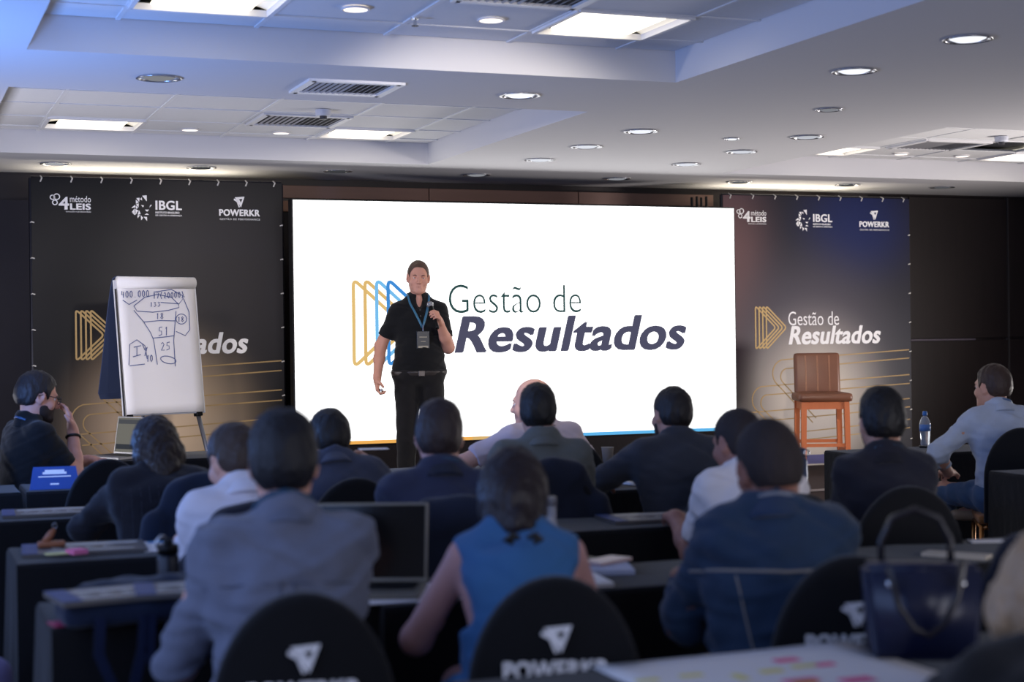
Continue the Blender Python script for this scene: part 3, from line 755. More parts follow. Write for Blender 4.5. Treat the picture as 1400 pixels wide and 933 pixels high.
        if lanyard:
            c1 = X((0, -.018, -.055)); d = unit(c1 - N); base = N + d * lanyard.get('z', .012)
            Fc = F0(N - .16, N + .16, min(h, .007))
            Fc.cone(base - d * .04, base + d * .07, neck_r + .029, neck_r + .011, .01)
            Fc.cut(base + d * lanyard.get('h', .013), T @ A(0, .55, 1)); Fc.cut(base, T @ A(0, -.55, -1))
            field_obj('lanyard', Fc, mat('lanyard_%d_%d_%d' % lanyard['rgb'], lanyard['rgb'], .5), body)
    # ---- trousers and shoes
    if trousers:
        m = cloth(trousers['mat'], trousers['rgb'], .85)
        Ft = F0(lo, hi); o = trousers.get('o', .012)
        Ft.ell(J['sp'](-.01), (.168 * w + o - .004, .118 + o, .12 + o), T, .05)
        for i in range(2):
            hp, kn, an = J['hip'][i], J['knee'][i], J['ank'][i]
            Ft.cone(hp, kn, .084 + o, .058 + o, .04); Ft.cone(kn, an + (kn - an) * .05, .058 + o, .050 + o, .02)
        Ft.cut(A(0, 0, J['ank'][0][2] - .012), A(0, 0, -1)) if J['ank'][0][2] < .2 else None
        Ft.cut(J['sp'](trousers.get('top', .11)), T @ A(0, 0, 1))
        field_obj('trousers', Ft, m, body, (folds * .8, .11, 3, (1, 1, .8)))
    for i in range(2):
        an = J['ank'][i]; f = J['foot'][i]; up = J.get('up', A(0, 0, 1))
        Fo = F0(an - .34, an + .34, .009)
        b = an - up * .045
        Fo.cone(b - f * .045, b + f * .02, .040, .042, .02); Fo.cone(b + f * .02, b + f * .16 - up * .012, .044, .030, .03); Fo.cone(an, b, .046, .045, .02)
        Fo.cut(b - up * .037, -up); Fo.cut(an + up * .03, up)
        field_obj('shoe', Fo, mat('shoe_%d_%d' % shoes[:2], shoes, .45), body)
    # ---- hair
    if hair:
        HM_ = mat('hair_%d_%d_%d' % hair['rgb'], hair['rgb'], hair.get('rough', .55), spec=.4, bump=(90, .7, .006), vary=.35, vscale=30, stretch=(1, 1, .35))
        t = hair.get('t', .013); Fh = F0(Hc - .46, Hc + .24, min(h, .0075))
        E = lambda c, r, k=.02, op='add': Fh.ell(X(c), [v * hs for v in r], M, k, op)
        E((0, -.014, .032), (.0745 + t * .75, .095 + t * .8, .088 + t))
        E((0, -.030, -.005), (.070 + t * .6, .080 + t * .6, .078))
        if hair.get('top'): E((0, .01, .085), (.062, .085, .038 + hair['top']), .03)
        # hairline: lower limit of the hair as a function of how far forward
        sl, P = Fh.win(Fh.lo, Fh.lo + Fh.n * h)
        q = [P[i] - Hc[i] for i in range(3)]
        L_ = [(q[0] * M[0, i] + q[1] * M[1, i] + q[2] * M[2, i]) / hs for i in range(3)]
        fr = hair.get('front', .068); nape = hair.get('nape', -.068)
        ys = [-.2, -.055, -.028, -.018, .020, .034, .042, .060, .085, .2]; zs = [nape, nape, nape + .01, .012, .022, -.018, .030, fr, fr + .008, fr + .01]
        zl = np.interp(L_[1], ys, zs)
        d = (zl - L_[2]) * .8 * hs
        if hair.get('recede'):    # temples drawn back
            pass
        d = np.maximum(d, (L_[1] - .094 - .2 * np.maximum(L_[2] - .06, 0)) * hs)
        Fh.D = np.maximum(Fh.D, d.astype('f4'))
        if hair.get('bald'):      # open crown
            Fh.ell(X((0, -.01 + hair.get('by', 0), .13)), [v * hs for v in (.065, .10, .075)], M, .012, 'sub')
        for a, b, ra, rb in hair.get('long', []):
            a_ = a if callable(a) else None
            Fh.cone(X(a), (X(b) if len(b) == 3 else N + T @ A(*b[:3])), ra, rb, .03)
        fo = (hair.get('rough_amp', min(.003, t * .18)), .022, 2, (1, 1, .4))
        ho = field_obj('hair', Fh, HM_, body, fo)
        if hair.get('label'): ho['label'] = hair['label']
    if beard:
        Fb = F0(Hc - .2, Hc + .2, min(h, .007))
        E = lambda c, r, k=.02, op='add': Fb.ell(X(c), [v * hs for v in r], M, k, op)
        E((0, .031, -.045), (.064, .070, .082)); E((0, .010, -.045), (.067, .062, .065), .02); Fb.cone(X((-.012, .078, -.095)), X((.012, .078, -.095)), .027 * hs, .027 * hs, .02)
        Fb.cut(X((0, .02, -.035)), M @ A(0, -.30, 1)); Fb.cut(X((0, .0, 0)), M @ A(0, -1, -.1))
        Fb.ell(X((0, .11, -.058)), (.020 * hs, .02 * hs, .010 * hs), M, .004, 'sub')
        field_obj('beard', Fb, mat('beard_%d' % beard[0], beard, .8, bump=(160, .8, .004), vary=.3, vscale=60), body)
    if eyes:
        LP = mat('lip_%d' % skin[0], tuple(int(a_ * b_) for a_, b_ in zip(skin, (.84, .66, .64))), .5); bm = nb()
        tube(bm, [X((x, .0925 - 9 * x * x, -.0535 - 3 * x * x)) for x in (-.021, -.012, -.004, .004, .012, .021)], [.0012, .0034, .0042, .0042, .0034, .0012], 8)
        tube(bm, [X((x, .0925 - 9 * x * x, -.0625 + 6 * x * x)) for x in (-.019, -.011, 0, .011, .019)], [.0012, .0042, .0052, .0042, .0012], 8)
        obj('lips', bm, LP, body, True)
        for s in (-1, 1):
            bm = nb(); bmesh.ops.create_uvsphere(bm, u_segments=14, v_segments=10, radius=.0118 * hs)
            mm = Matrix(M.tolist()).to_4x4(); mm.translation = Vector(X((s * .031, .0738, .006)))
            bmesh.ops.transform(bm, matrix=mm, verts=bm.verts); e = obj('eye', bm, mat('eye_white', (226, 218, 212), .25), body, True)
            bm = nb(); bmesh.ops.create_uvsphere(bm, u_segments=10, v_segments=8, radius=.0058 * hs); mm.translation = Vector(X((s * .031, .0808, .0045)))
            bmesh.ops.transform(bm, matrix=mm, verts=bm.verts); obj('iris', bm, mat('iris_brown', (52, 36, 28), .2), e, True)
            bm = nb(); tube(bm, [X((s * .018, .0885, .0195)), X((s * .030, .0895, .0245)), X((s * .045, .0805, .021))], [.0028, .0036, .002], 6); obj('eyebrow', bm, mat('brow_hair', (62, 46, 38), .8), body, True)
            bm = nb(); tube(bm, [X((s * .0195, .0845, .0085)), X((s * .031, .0862, .0105)), X((s * .0425, .0812, .0085))], [.0035, .0058, .0035], 6); obj('eyelid', bm, SK, body, True)
    return body, so, X
def sit_joints(lean, head=(0, 0, 0), wr=None, pole=None, size=1.0, side=0, twist=0, neck=.55, knees=None, hd=None, seat=.46, slump=0, ank=None, foot=None, sw=1.0, nf=.34):
    T = rzm(twist) @ rx(-lean) @ ry(side)
    P = A(0, 0, seat + .095)
    sp = lambda t: P + T @ A(0, -.10 * slump * math.sin(math.pi * min(max(t, 0) / .5, 1)), t * size * .90)
    N = sp(.50)
    S = [N + T @ A(.152 * size * sw, .012, -.042), N + T @ A(-.152 * size * sw, .012, -.042)]
    Tn = rzm(twist) @ rx(-lean * neck - nf) @ ry(side * .6)
    Hc = N + Tn @ A(0, .022, .152 * size)
    HM = rzm(head[0]) @ rx(-head[1]) @ ry(head[2])
    wr = [q(Hc, N) if callable(q) else q for q in (wr or [lambda H_, N_: A(.13, N_[1] + .36, .785), lambda H_, N_: A(-.13, N_[1] + .36, .785)])]; pole = pole or [A(.8, -.4, -.6), A(-.8, -.4, -.6)]
    E, W = [], []
    for i in range(2):
        e, w_ = ik(S[i], np.asarray(wr[i], 'f8'), .285 * size, .25 * size, pole[i]); E.append(e); W.append(w_)
    kn = knees or [A(.13, .43, seat + .06), A(-.13, .43, seat + .06)]
    return dict(T=T, P=P, sp=sp, N=N, S=S, Hc=Hc, HM=HM, E=E, Wr=W, hip=[A(.09, .02, seat + .09), A(-.09, .02, seat + .09)], knee=kn,
                ank=ank or [kn[0] + A(.0, -.04, -(seat + .06) + .09), kn[1] + A(0, -.04, -(seat + .06) + .09)], foot=foot or [A(0, 1, 0), A(0, 1, 0)], hd=hd)
def seated(label, top, face, head=(0, 0, 0), lean=None, size=1.0, hs=1.0, **kw):
    """top: where the crown of the head is in the room; the lean of the back is found from its height"""
    jk = {k: kw.pop(k) for k in ('wr', 'pole', 'side', 'twist', 'neck', 'knees', 'hd', 'slump', 'ank', 'foot', 'sw', 'nf') if k in kw}
    hd_ = (R(head[0] - face), R(head[1]), R(head[2]))
    if lean is None:
        a, b = R(-8), R(62)
        for _ in range(24):
            l = (a + b) / 2; J = sit_joints(l, hd_, size=size, **jk)
            z = (J['Hc'] + J['HM'] @ A(0, -.012, .122 * hs))[2]
            if z > top[2]: a = l
            else: b = l
    else: l = R(lean)
    J = sit_joints(l, hd_, size=size, **jk)
    c = rzm(R(face)) @ (J['Hc'] + J['HM'] @ A(0, -.012, .122 * hs))
    root = Vector((top[0] - c[0], top[1] - c[1], 0))
    b, so, X = person(label, root, R(face), J, hs=hs, **kw)
    print('SEAT', label[:40], [round(v, 2) for v in root], 'lean %.0f' % math.degrees(l))
    return b, so, X, J, math.degrees(l)
def at_head(px, py, Y): return at_y(px, py, Y)
def seam(body, shirt_o, T, N, pts, r, m, name='seam', y0=-.5):
    """a stitched line laid onto the back of a garment; pts are (x, z) on the back measured from the neck base"""
    me = shirt_o.data; bv = BVHTree.FromPolygons([v.co for v in me.vertices], [p.vertices for p in me.polygons])
    out = []
    for x, z in pts:
        o = Vector(N + T @ A(x, y0, z)); d = Vector(T @ A(0, 1, 0)); hit = bv.ray_cast(o, d)
        if hit[0] is not None: out.append(hit[0] + hit[1] * r * .2)
    if len(out) > 1:
        bm = nb(); tube(bm, out, r, 6); return obj(name, bm, m, body, True)

# ------------------------------------------------------------------ chairs
def backrest_bm(hw=.19, top=.94, low=.43, th=.024, tilt=7):
    out = [(-hw, low), (-hw, top - .28)] + [(-hw * math.cos(a), top - .28 + .28 * math.sin(a)) for a in [math.pi * k / 22 for k in range(1, 22)]] + [(hw, top - .28), (hw, low)]
    bm = nb(); rings = []
    for y, s in ((-th, .93), (-th * .8, .985), (-th * .2, 1.0), (th * .6, .99), (th, .94)):
        cz = .66
        rings.append([bm.verts.new((x * s, y - .012 * (1 - (x / hw) ** 2), cz + (z - cz) * (s if z > cz else 1))) for x, z in out])
    n = len(out)
    for a, b in zip(rings, rings[1:]):
        for k in range(n - 1): bm.faces.new((a[k], a[k + 1], b[k + 1], b[k]))
        bm.faces.new((a[-1], a[0], b[0], b[-1]))
    for r in (rings[0], rings[-1]):            # bulged faces filled row by row
        for k in range(n // 2 - 0):
            i, j = k, n - 1 - k
            if j - i < 2:
                break
            q = list(dict.fromkeys([r[i], r[i + 1], r[j - 1], r[j]]))
            if len(q) > 2: bm.faces.new(q)
    M = Matrix.Translation((0, -.215, .46)) @ Matrix.Rotation(R(tilt), 4, 'X') @ Matrix.Translation((0, 0, -.46))
    bmesh.ops.transform(bm, matrix=M, verts=bm.verts)
    return bm
CHAIR = {}
def cached(key, fn, m, smooth=False):
    if key not in CHAIR:
        bm = fn(); me = bpy.data.meshes.new(key); bmesh.ops.recalc_face_normals(bm, faces=bm.faces); bm.to_mesh(me); bm.free(); me.materials.append(m)
        if smooth: me.polygons.foreach_set('use_smooth', [True] * len(me.polygons))
        CHAIR[key] = me
    return CHAIR[key]
def seat_bm():
    bm = nb(); box(bm, (-.215, -.20, .415), (.215, .235, .462), .02); return bm
def frame_bm():
    bm = nb()
    for y in (-.2, .22): tube(bm, [(-.2, y, .40), (.2, y, .40)], .011, 8)
    for x in (-.2, .2): tube(bm, [(x, -.2, .40), (x, .22, .40)], .011, 8)
    return bm
def leg_bm(sx_, sy_):
    bm = nb(); tube(bm, [(sx_ * .2, -.2 if sy_ < 0 else .22, .41), (sx_ * .205, -.215 if sy_ < 0 else .225, .2), (sx_ * .212, -.245 if sy_ < 0 else .235, .003)], [.013, .012, .011], 10); return bm
def upright_bm(s):
    bm = nb(); p = lambda z: (s * .165, -.205 - (z - .40) * math.tan(R(7)), z)
    tube(bm, [p(.40), p(.5), p(.62)], .011, 8); return bm
CH_N = 'black covered banquet chairs'
def chair(loc, rz, label, letter=True, cover=None):
    t = thing('banquet_chair', label, 'chair', (loc[0], loc[1], 0), R(rz), CH_N)
    link('seat', cached('seat', seat_bm, SEAT_FABRIC), t); link('seat_frame', cached('seat_frame', frame_bm, GOLD_METAL, True), t)
    for a in (-1, 1):
        for b in (-1, 1): link('leg', cached('leg%d%d' % (a, b), lambda: leg_bm(a, b), GOLD_METAL, True), t)
        link('back_upright', cached('up%d' % a, lambda: upright_bm(a), GOLD_METAL, True), t)
    bk = link('backrest', cached('backrest', backrest_bm, CHAIR_COVER, True), t)
    if letter:
        M = Matrix.Translation((0, -.215, .46)) @ Matrix.Rotation(R(7), 4, 'X') @ Matrix.Translation((0, -.0365, -.46))
        def lt():
            bm = text_mesh('POWERKR', -.113, .72, .113, .762, bold=.045, spacing=1.08); bmesh.ops.transform(bm, matrix=M, verts=bm.verts); return bm
        def l2():
            bm = text_mesh('GESTÃO DE PERFORMANCE', -.11, .70, .11, .712, bold=0, spacing=1.15); bmesh.ops.transform(bm, matrix=M, verts=bm.verts); return bm
        def l3():
            bm = emblem_bm(-.033, .778, .033, .838); bmesh.ops.transform(bm, matrix=M, verts=bm.verts); return bm
        link('lettering', cached('c_let', lt, PRINT_WHITE), bk); link('lettering', cached('c_let2', l2, PRINT_WHITE), bk); link('triangle_mark', cached('c_emb', l3, PRINT_WHITE), bk)
    return t
def jacket(loc, rz, label, rgb, seed=0, sleeves=True, wide=1.0, low=.40):
    """a jacket hung over the back of a chair: shell over the arch with sleeves hanging at both sides"""
    F = Field((-.34, -.42, .36), (.34, -.05, 1.0), .009); T = rx(R(7))
    o = A(0, -.215, .46); X = lambda x, y, z: o + T @ A(x, y, z - .46)
    F.ell(X(0, 0, .65), (.212 * wide, .062, .318), T, .03); F.box(X(0, 0, .52), (.212 * wide, .052, .13), T, .04, .04)
    F.cone(X(-.08, .0, .91), X(.08, .0, .91), .045, .045, .05)
    if sleeves:
        for s in (-1, 1): F.cone(X(s * .175, -.01, .80), X(s * .225 * wide, -.04, .56), .045, .042, .03); F.cone(X(s * .225 * wide, -.04, .56), X(s * .215 * wide, -.05, .43), .042, .036, .02)
    F.cut(A(0, 0, low), A(0, 0, -1)); F.ell(X(0, 0, .655), (.19, .034, .285), T, .006, 'sub'); F.box(X(0, 0, .5), (.188, .034, .16), T, .02, .006, 'sub')
    b = field_obj('jacket', F, cloth('jacket_%d_%d_%d' % rgb, rgb), None, (.007, .16, seed, (1, 1, .5)))
    b.location = (loc[0], loc[1], 0); b.rotation_euler = (0, 0, R(rz))
    return tag(b, label, 'jacket')

# ------------------------------------------------------------------ tables under black cloths
def table(x0, x1, y0, y1, label, z=.74, m=None):
    t = thing('banquet_table', label, 'table', ((x0 + x1) / 2, (y0 + y1) / 2, 0), 0, 'tables under black cloths')
    w, d = (x1 - x0) / 2, (y1 - y0) / 2; bm = nb(); per = []
    nx, ny = max(6, int(w * 2 / .05)), max(6, int(d * 2 / .05))
    for i in range(nx): per.append((-w + 2 * w * i / nx, -d, 0, -1))
    for i in range(ny): per.append((w, -d + 2 * d * i / ny, 1, 0))
    for i in range(nx): per.append((w - 2 * w * i / nx, d, 0, 1))
    for i in range(ny): per.append((-w, d - 2 * d * i / ny, -1, 0))
    n = len(per); ph = random.random() * 6; rings = []
    for zz, off, amp in ((z, -.016, 0), (z - .002, -.006, 0), (z - .014, 0, 0), (z - .20, .004, .004), (z - .45, .010, .010), (.012, .016, .016)):
        rings.append([bm.verts.new((x + nx_ * (off + amp * math.sin(k * .9 + ph + .5 * math.sin(k * .31))), y + ny_ * (off + amp * math.sin(k * .9 + ph + .5 * math.sin(k * .31))), zz)) for k, (x, y, nx_, ny_) in enumerate(per)])
    for a, b in zip(rings, rings[1:]):
        for k in range(n): bm.faces.new((a[k], a[(k + 1) % n], b[(k + 1) % n], b[k]))
    bm.faces.new(rings[0])
    obj('tablecloth', bm, m or BLACK_CLOTH, t)
    bm = nb(); box(bm, (-w + .03, -d + .03, z - .04), (w - .03, d - .03, z - .006), .004); obj('tabletop', bm, mat('plywood', (120, 96, 70), .6), t)
    for a in (-1, 1):
        for b in (-1, 1):
            bm = nb(); tube(bm, [(a * (w - .12), b * (d - .07), .012), (a * (w - .12), b * (d - .07), z - .04)], .014, 8); obj('leg', bm, BLACKM, t)
    return t
table(-.9, .60, 7.87, 8.32, 'front row table at the left edge under the blue tent card')
table(.62, 2.00, 7.87, 8.32, 'front row table behind the dark haired woman in the striped blazer')
table(2.02, 3.67, 7.87, 8.32, 'front row table below the presenter with the bald man behind it')
table(5.22, 6.75, 7.74, 8.24, 'front row table holding the plastic water bottle on the right')
table(-.9, .86, 6.60, 7.05, 'second row table at the left edge with a single folder on it')
table(.88, 2.32, 6.60, 7.05, 'second row table before the dark haired woman in the striped blazer')
table(2.34, 3.66, 6.60, 7.05, 'second row table before the man in the charcoal suit')
table(5.15, 6.6, 6.18, 6.62, 'bare black table end at the right picture edge beside the light blue shirt')
table(.385, 2.0, 5.30, 5.75, 'third row table on the left with papers and a pink note')
table(2.02, 3.72, 5.27, 5.72, 'third row table with a folder before the man in the white tee')
table(.375, 1.20, 4.07, 4.50, 'near left table holding the tote bag and the thermos')
table(1.21, 2.45, 4.03, 4.48, 'near table with the open laptop before the woman in the blue sleeveless top')
table(2.72, 4.3, 4.00, 4.48, 'grey topped table behind the dark handbag on the right')
table(1.06, 2.9, 2.50, 3.09, 'nearest table with the big colourful sheet at the bottom edge')
table(1.10, 1.95, 9.62, 10.25, 'small side table with a lit laptop left of the flip chart')

# ------------------------------------------------------------------ audience
HB = (26, 22, 22); HDK = (34, 28, 27); HBR = (52, 40, 34)
NAVYSH = dict(kind='long', rgb=(44, 48, 66), mat='navy_shirt', name='shirt')
OUT = [A(.10, -.5, -1), A(-.10, -.5, -1)]
def pp(px, py, Y): v = at_y(px, py, Y); return (v.x, v.y, v.z)
def chair_for(b, face, label, letter=True, dx=0, dy=0):
    return chair((b.location.x + dx, b.location.y + dy), face, label, letter)
SEATED = {}
# nearest row
b, so, X, J, l = seated('person in grey blue shirt seen from behind with very dark short hair', pp(387, 566, 3.78), -12, (-14, 3, 0), size=1.05, nf=.3, sw=.93, hs=.97, w=1.08, belly=1.1,
    skin=(206, 152, 132), shirt=dict(kind='long', rgb=(104, 108, 124), mat='grey_blue_shirt', name='shirt', b=.6), trousers=dict(rgb=(40, 50, 74), mat='dark_jeans'),
    hair=dict(rgb=(22, 21, 26), t=.013, top=.006, nape=-.072), collar=dict(h=.045, rgb=(96, 102, 120), mat='grey_blue_collar'), lanyard=dict(rgb=(30, 66, 92), z=.03), pole=[A(.2, -.5, -1), A(-.38, -.45, -.95)], wr=[lambda H_, N_: A(.05, N_[1] + .38, .785), lambda H_, N_: A(-.20, N_[1] + .27, .785)], h=.008, folds=.010)
SEATED['grey'] = (b, J)
sm = mat('seam_grey', (84, 88, 104), .9)
for side in (-1, 1): seam(b, so, J['T'], J['N'], [(side * x, -.155 + .012 * x) for x in (.005, .05, .1, .15, .19)], .0022, sm, 'yoke_seam')
for x in (-.016, .016): seam(b, so, J['T'], J['N'], [(x, -.155 - .02 * k) for k in range(8)], .0024, sm, 'back_pleat')
chair_for(b, -12, 'chair with white lettering behind the man in the grey blue shirt', dx=.837 - b.location.x, dy=3.43 - b.location.y)

b, so, X, J, l = seated('person with long dark clipped hair in a blue sleeveless top', pp(700, 614, 3.80), -17, (-21, 14, 0), size=.92, sw=.94, nf=.5, hs=.93, female=True, w=.94, neck_r=.046,
    skin=(196, 150, 146), shirt=dict(kind='none', rgb=(58, 104, 152), mat='blue_top', name='sleeveless_top', b=.5, skirt=True), trousers=dict(rgb=(48, 120, 176), mat='blue_skirt'),
    hair=dict(rgb=(34, 25, 28), t=.010, nape=-.12, front=.06, rough=.42, rough_amp=.003, long=[((0, -.035, .01), (0, -.055, -.06), .082, .074), ((0, -.06, -.08), (.0, -.09, -.02), .07, .06), ((.0, -.075, -.14), (.012, -.115, -.10), .056, .044), ((-.045, -.02, -.04), (-.04, -.045, -.02), .04, .04), ((.045, -.02, -.04), (.04, -.045, -.02), .04, .04)]),
    pole=[A(.55, -.4, -.8), A(-.6, -.4, -.9)], wr=[lambda H_, N_: A(.10, N_[1] + .30, .785), lambda H_, N_: A(-.16, N_[1] + .27, .785)], h=.008)
SEATED['blue'] = (b, J)
bm = nb()
q = J['N'] + J['T'] @ A(.004, -.158, -.035)
for s in (-1, 1): tube(bm, [q + A(s * .01, 0, 0), q + A(s * .028, -.008, .006), q + A(s * .042, 0, -.004), q + A(s * .024, -.006, -.012)], [.006, .010, .010, .007], 8)
obj('hair_clip', bm, mat('clip_black', (20, 18, 18), .35), b, True)
CB = chair_for(b, -17, 'chair with white lettering behind the woman in the blue sleeveless top', dx=1.40 - b.location.x, dy=3.40 - b.location.y)

b, so, X, J, l = seated('person in dark blue denim jacket with pale seams and cropped hair', pp(1040, 574, 3.60), -22, (-6, 10, -8), size=.97, nf=.42, sw=.94, hs=1.0, w=1.08, belly=1.12,
    skin=(146, 100, 84), shirt=dict(kind='long', rgb=(38, 56, 80), mat='denim', name='denim_jacket', o=.017, vary=.22, b=.6), trousers=dict(rgb=(30, 40, 60), mat='dark_denim'),
    hair=dict(rgb=(44, 36, 36), t=.005, nape=-.058, rough=.8, rough_amp=.0008), collar=dict(h=.05, rgb=(36, 54, 82), mat='denim_collar'), lanyard=dict(rgb=(120, 124, 134), z=.016, h=.012), pole=[A(.05, -.5, -1), A(-.3, -.5, -1)], wr=[lambda H_, N_: A(.06, N_[1] + .38, .785), lambda H_, N_: A(-.2, N_[1] + .33, .785)], h=.008, folds=.010)
SEATED['denim'] = (b, J)
st_ = mat('stitch_beige', (140, 134, 128), .8)
seam(b, so, J['T'], J['N'], [(-.215 + .0215 * k, -.145 + .012 * abs(k - 10) / 10) for k in range(21)], .0042, st_, 'yoke_seam')
for s in (-1, 1): seam(b, so, J['T'], J['N'], [(s * (.115 - .004 * k), -.15 - .022 * k) for k in range(10)], .0026, st_, 'back_seam')
chair_for(b, -22, 'chair with white lettering behind the man in the denim jacket', dx=2.157 - b.location.x, dy=3.38 - b.location.y)

b, so, X, J, l = seated('person with loose blonde hair in black at the right bottom corner', (1.935, 2.30, 1.075), -34, (-34, 20, 0), size=.9, nf=.5, female=True, neck_r=.046,
    skin=(214, 170, 150), shirt=dict(kind='long', rgb=(20, 20, 22), mat='black_knit', name='sweater'), trousers=dict(rgb=(24, 24, 28), mat='black_trousers'),
    hair=dict(rgb=(176, 146, 112), t=.02, nape=-.14, front=.06, rough=.45, rough_amp=.004, long=[((0, -.03, .02), (0, -.06, .0), .10, .095), ((-.05, -.03, -.02), (-.07, -.03, -.02), .055, .06), ((-.06, .02, -.06), (-.09, .04, -.10), .045, .042), ((.05, -.03, -.04), (.06, -.05, -.03), .055, .06), ((0, -.08, -.1), (0, -.11, -.06), .075, .06)]), h=.009)
chair_for(b, 12, 'chair under the blonde person at the right bottom corner', False)

# third row
b, so, X, J, l = seated('person in white shirt leaning left with short brown hair', pp(311, 583, 5.12), 4, (22, 22, 0), size=.93, nf=.5, hs=.93, w=1.0,
    skin=(204, 158, 140), shirt=dict(kind='long', rgb=(216, 214, 226), mat='white_shirt', name='shirt'), trousers=dict(rgb=(34, 36, 46), mat='navy_trousers'),
    hair=dict(rgb=(62, 50, 44), t=.012, nape=-.06), collar=dict(h=.04), pole=OUT, wr=[lambda H_, N_: A(.14, N_[1] + .35, .785), lambda H_, N_: A(-.10, N_[1] + .34, .785)])
chair_for(b, 0, 'chair behind the man in the white shirt mostly hidden by the grey blue shirt', False, -.05)
jacket((b.location.x - .05, b.location.y), 0, 'dark jacket hung on the chair of the man in the white shirt', (26, 28, 42), 1)

b, so, X, J, l = seated('person in navy shirt with cropped brown hair in front of the presenter', pp(600, 551, 5.0), -13, (-18, 0, 0), size=1.0, hs=.93, w=1.02,
    skin=(198, 150, 136), shirt=dict(kind='long', rgb=(46, 50, 72), mat='navy_shirt', name='shirt'), trousers=dict(rgb=(30, 32, 40), mat='charcoal_trousers'),
    hair=dict(rgb=(50, 39, 38), t=.012, top=.008, nape=-.055), collar=dict(h=.042, rgb=(30, 34, 50), mat='navy_collar'), lanyard=dict(rgb=(30, 66, 92), z=.012), pole=OUT)
chair_for(b, -13, 'chair behind the man in the navy shirt next to the laptop screen', False)
jacket((b.location.x, b.location.y), -13, 'navy jacket over the chair between laptop and blue sleeveless top', (28, 34, 52), 2)

b, so, X, J, l = seated('person in white tee with thinning dark hair beside the denim jacket', pp(1003, 561, 4.92), -6, (14, 14, 0), size=.94, nf=.45, hs=.94, w=1.04,
    skin=(164, 116, 100), shirt=dict(kind='short', rgb=(226, 220, 222), mat='white_tee', name='tee_shirt'), trousers=dict(rgb=(40, 44, 56), mat='slate_trousers'),
    hair=dict(rgb=(42, 35, 36), t=.007, nape=-.06, front=.085, rough=.75), pole=OUT, wr=[lambda H_, N_: A(.08, N_[1] + .35, .785), lambda H_, N_: A(-.14, N_[1] + .34, .785)])
chair_for(b, -8, 'chair behind the man in the white tee hidden by the denim jacket', False)

b, so, X, J, l = seated('person in black blazer with thick dark hair and beard at the aisle', pp(1205, 534, 4.82), -22, (-14, 4, 0), size=.97, nf=.2, sw=.78, hs=.92, w=.88, jaw=1.03,
    skin=(196, 146, 122), shirt=dict(kind='long', rgb=(34, 34, 44), mat='black_blazer', name='blazer', o=.017), trousers=dict(rgb=(28, 28, 34), mat='black_trousers'), beard=(34, 28, 26),
    hair=dict(rgb=(20, 18, 19), t=.014, top=.01, nape=-.06, front=.065), collar=dict(h=.04, rgb=(28, 28, 36), mat='blazer_collar'), lanyard=dict(rgb=(30, 66, 92), z=.014), pole=OUT)
chair_for(b, -22, 'round topped chair behind the man in the black blazer', False)

# second row
b, so, X, J, l = seated('person with long wavy dark hair in a striped black blazer', pp(208, 574, 6.25), 2, (6, 20, 0), size=.9, nf=.5, hs=.92, female=True, neck_r=.046, w=1.04,
    skin=(190, 142, 126), shirt=dict(kind='long', rgb=(28, 28, 36), mat='striped_blazer', name='blazer', o=.016), trousers=dict(rgb=(26, 26, 30), mat='black_trousers'),
    hair=dict(rgb=(40, 30, 27), t=.018, nape=-.13, front=.06, rough=.45, rough_amp=.004, long=[((0, -.03, .01), (0, -.06, -.05), .08, .082), ((-.05, -.03, -.05), (-.05, -.05, -.05), .042, .05), ((.05, -.03, -.05), (.06, -.05, -.05), .042, .05), ((0, -.06, -.1), (0, -.095, -.12), .075, .065)]), wr=[lambda H_, N_: A(.16, N_[1] + .35, .785), lambda H_, N_: A(-.14, N_[1] + .34, .785)])
stripe = mat('pin_stripe', (52, 54, 66), .9)
for k in range(-5, 6): seam(b, so, J['T'], J['N'], [(k * .032, -.07 - .03 * j) for j in range(11)], .0012, stripe, 'pin_stripe')
chair_for(b, 2, 'chair behind the woman in the striped blazer', False, .08)
jacket((b.location.x + .08, b.location.y), 2, 'blue black jacket over the chair of the woman in the striped blazer', (24, 34, 54), 3)

b, so, X, J, l = seated('person in dark blue grey suit holding a paper beside the screen edge', pp(447, 562, 6.2), -4, (6, 16, 0), size=.92, nf=.5, hs=.93, w=1.0,
    skin=(196, 150, 126), shirt=dict(kind='long', rgb=(62, 66, 82), mat='blue_grey_suit', name='suit_jacket', o=.016), trousers=dict(rgb=(44, 48, 60), mat='suit_trousers'),
    hair=dict(rgb=(24, 21, 22), t=.013, nape=-.06), collar=dict(h=.04), wr=[lambda H_, N_: A(.22, N_[1] + .30, .87), lambda H_, N_: A(-.2, N_[1] + .35, .80)], hand_curl=(.75, .4), hd=[A(-.2, .6, .8), None], hand_n=[A(-1, .2, 0), A(0, 0, -1)])
chair_for(b, -4, 'plain round backed chair behind the man in the blue grey suit', False)
t = thing('paper_sheet', 'white paper held up by the man in the blue grey suit', 'paper', b.matrix_basis @ Vector(J['Wr'][0] + A(.01, .08, .11)), R(-10))
bm = nb(); box(bm, (-.05, -.04, 0), (.07, .05, .002)); obj('sheet', bm, PAPER, t)

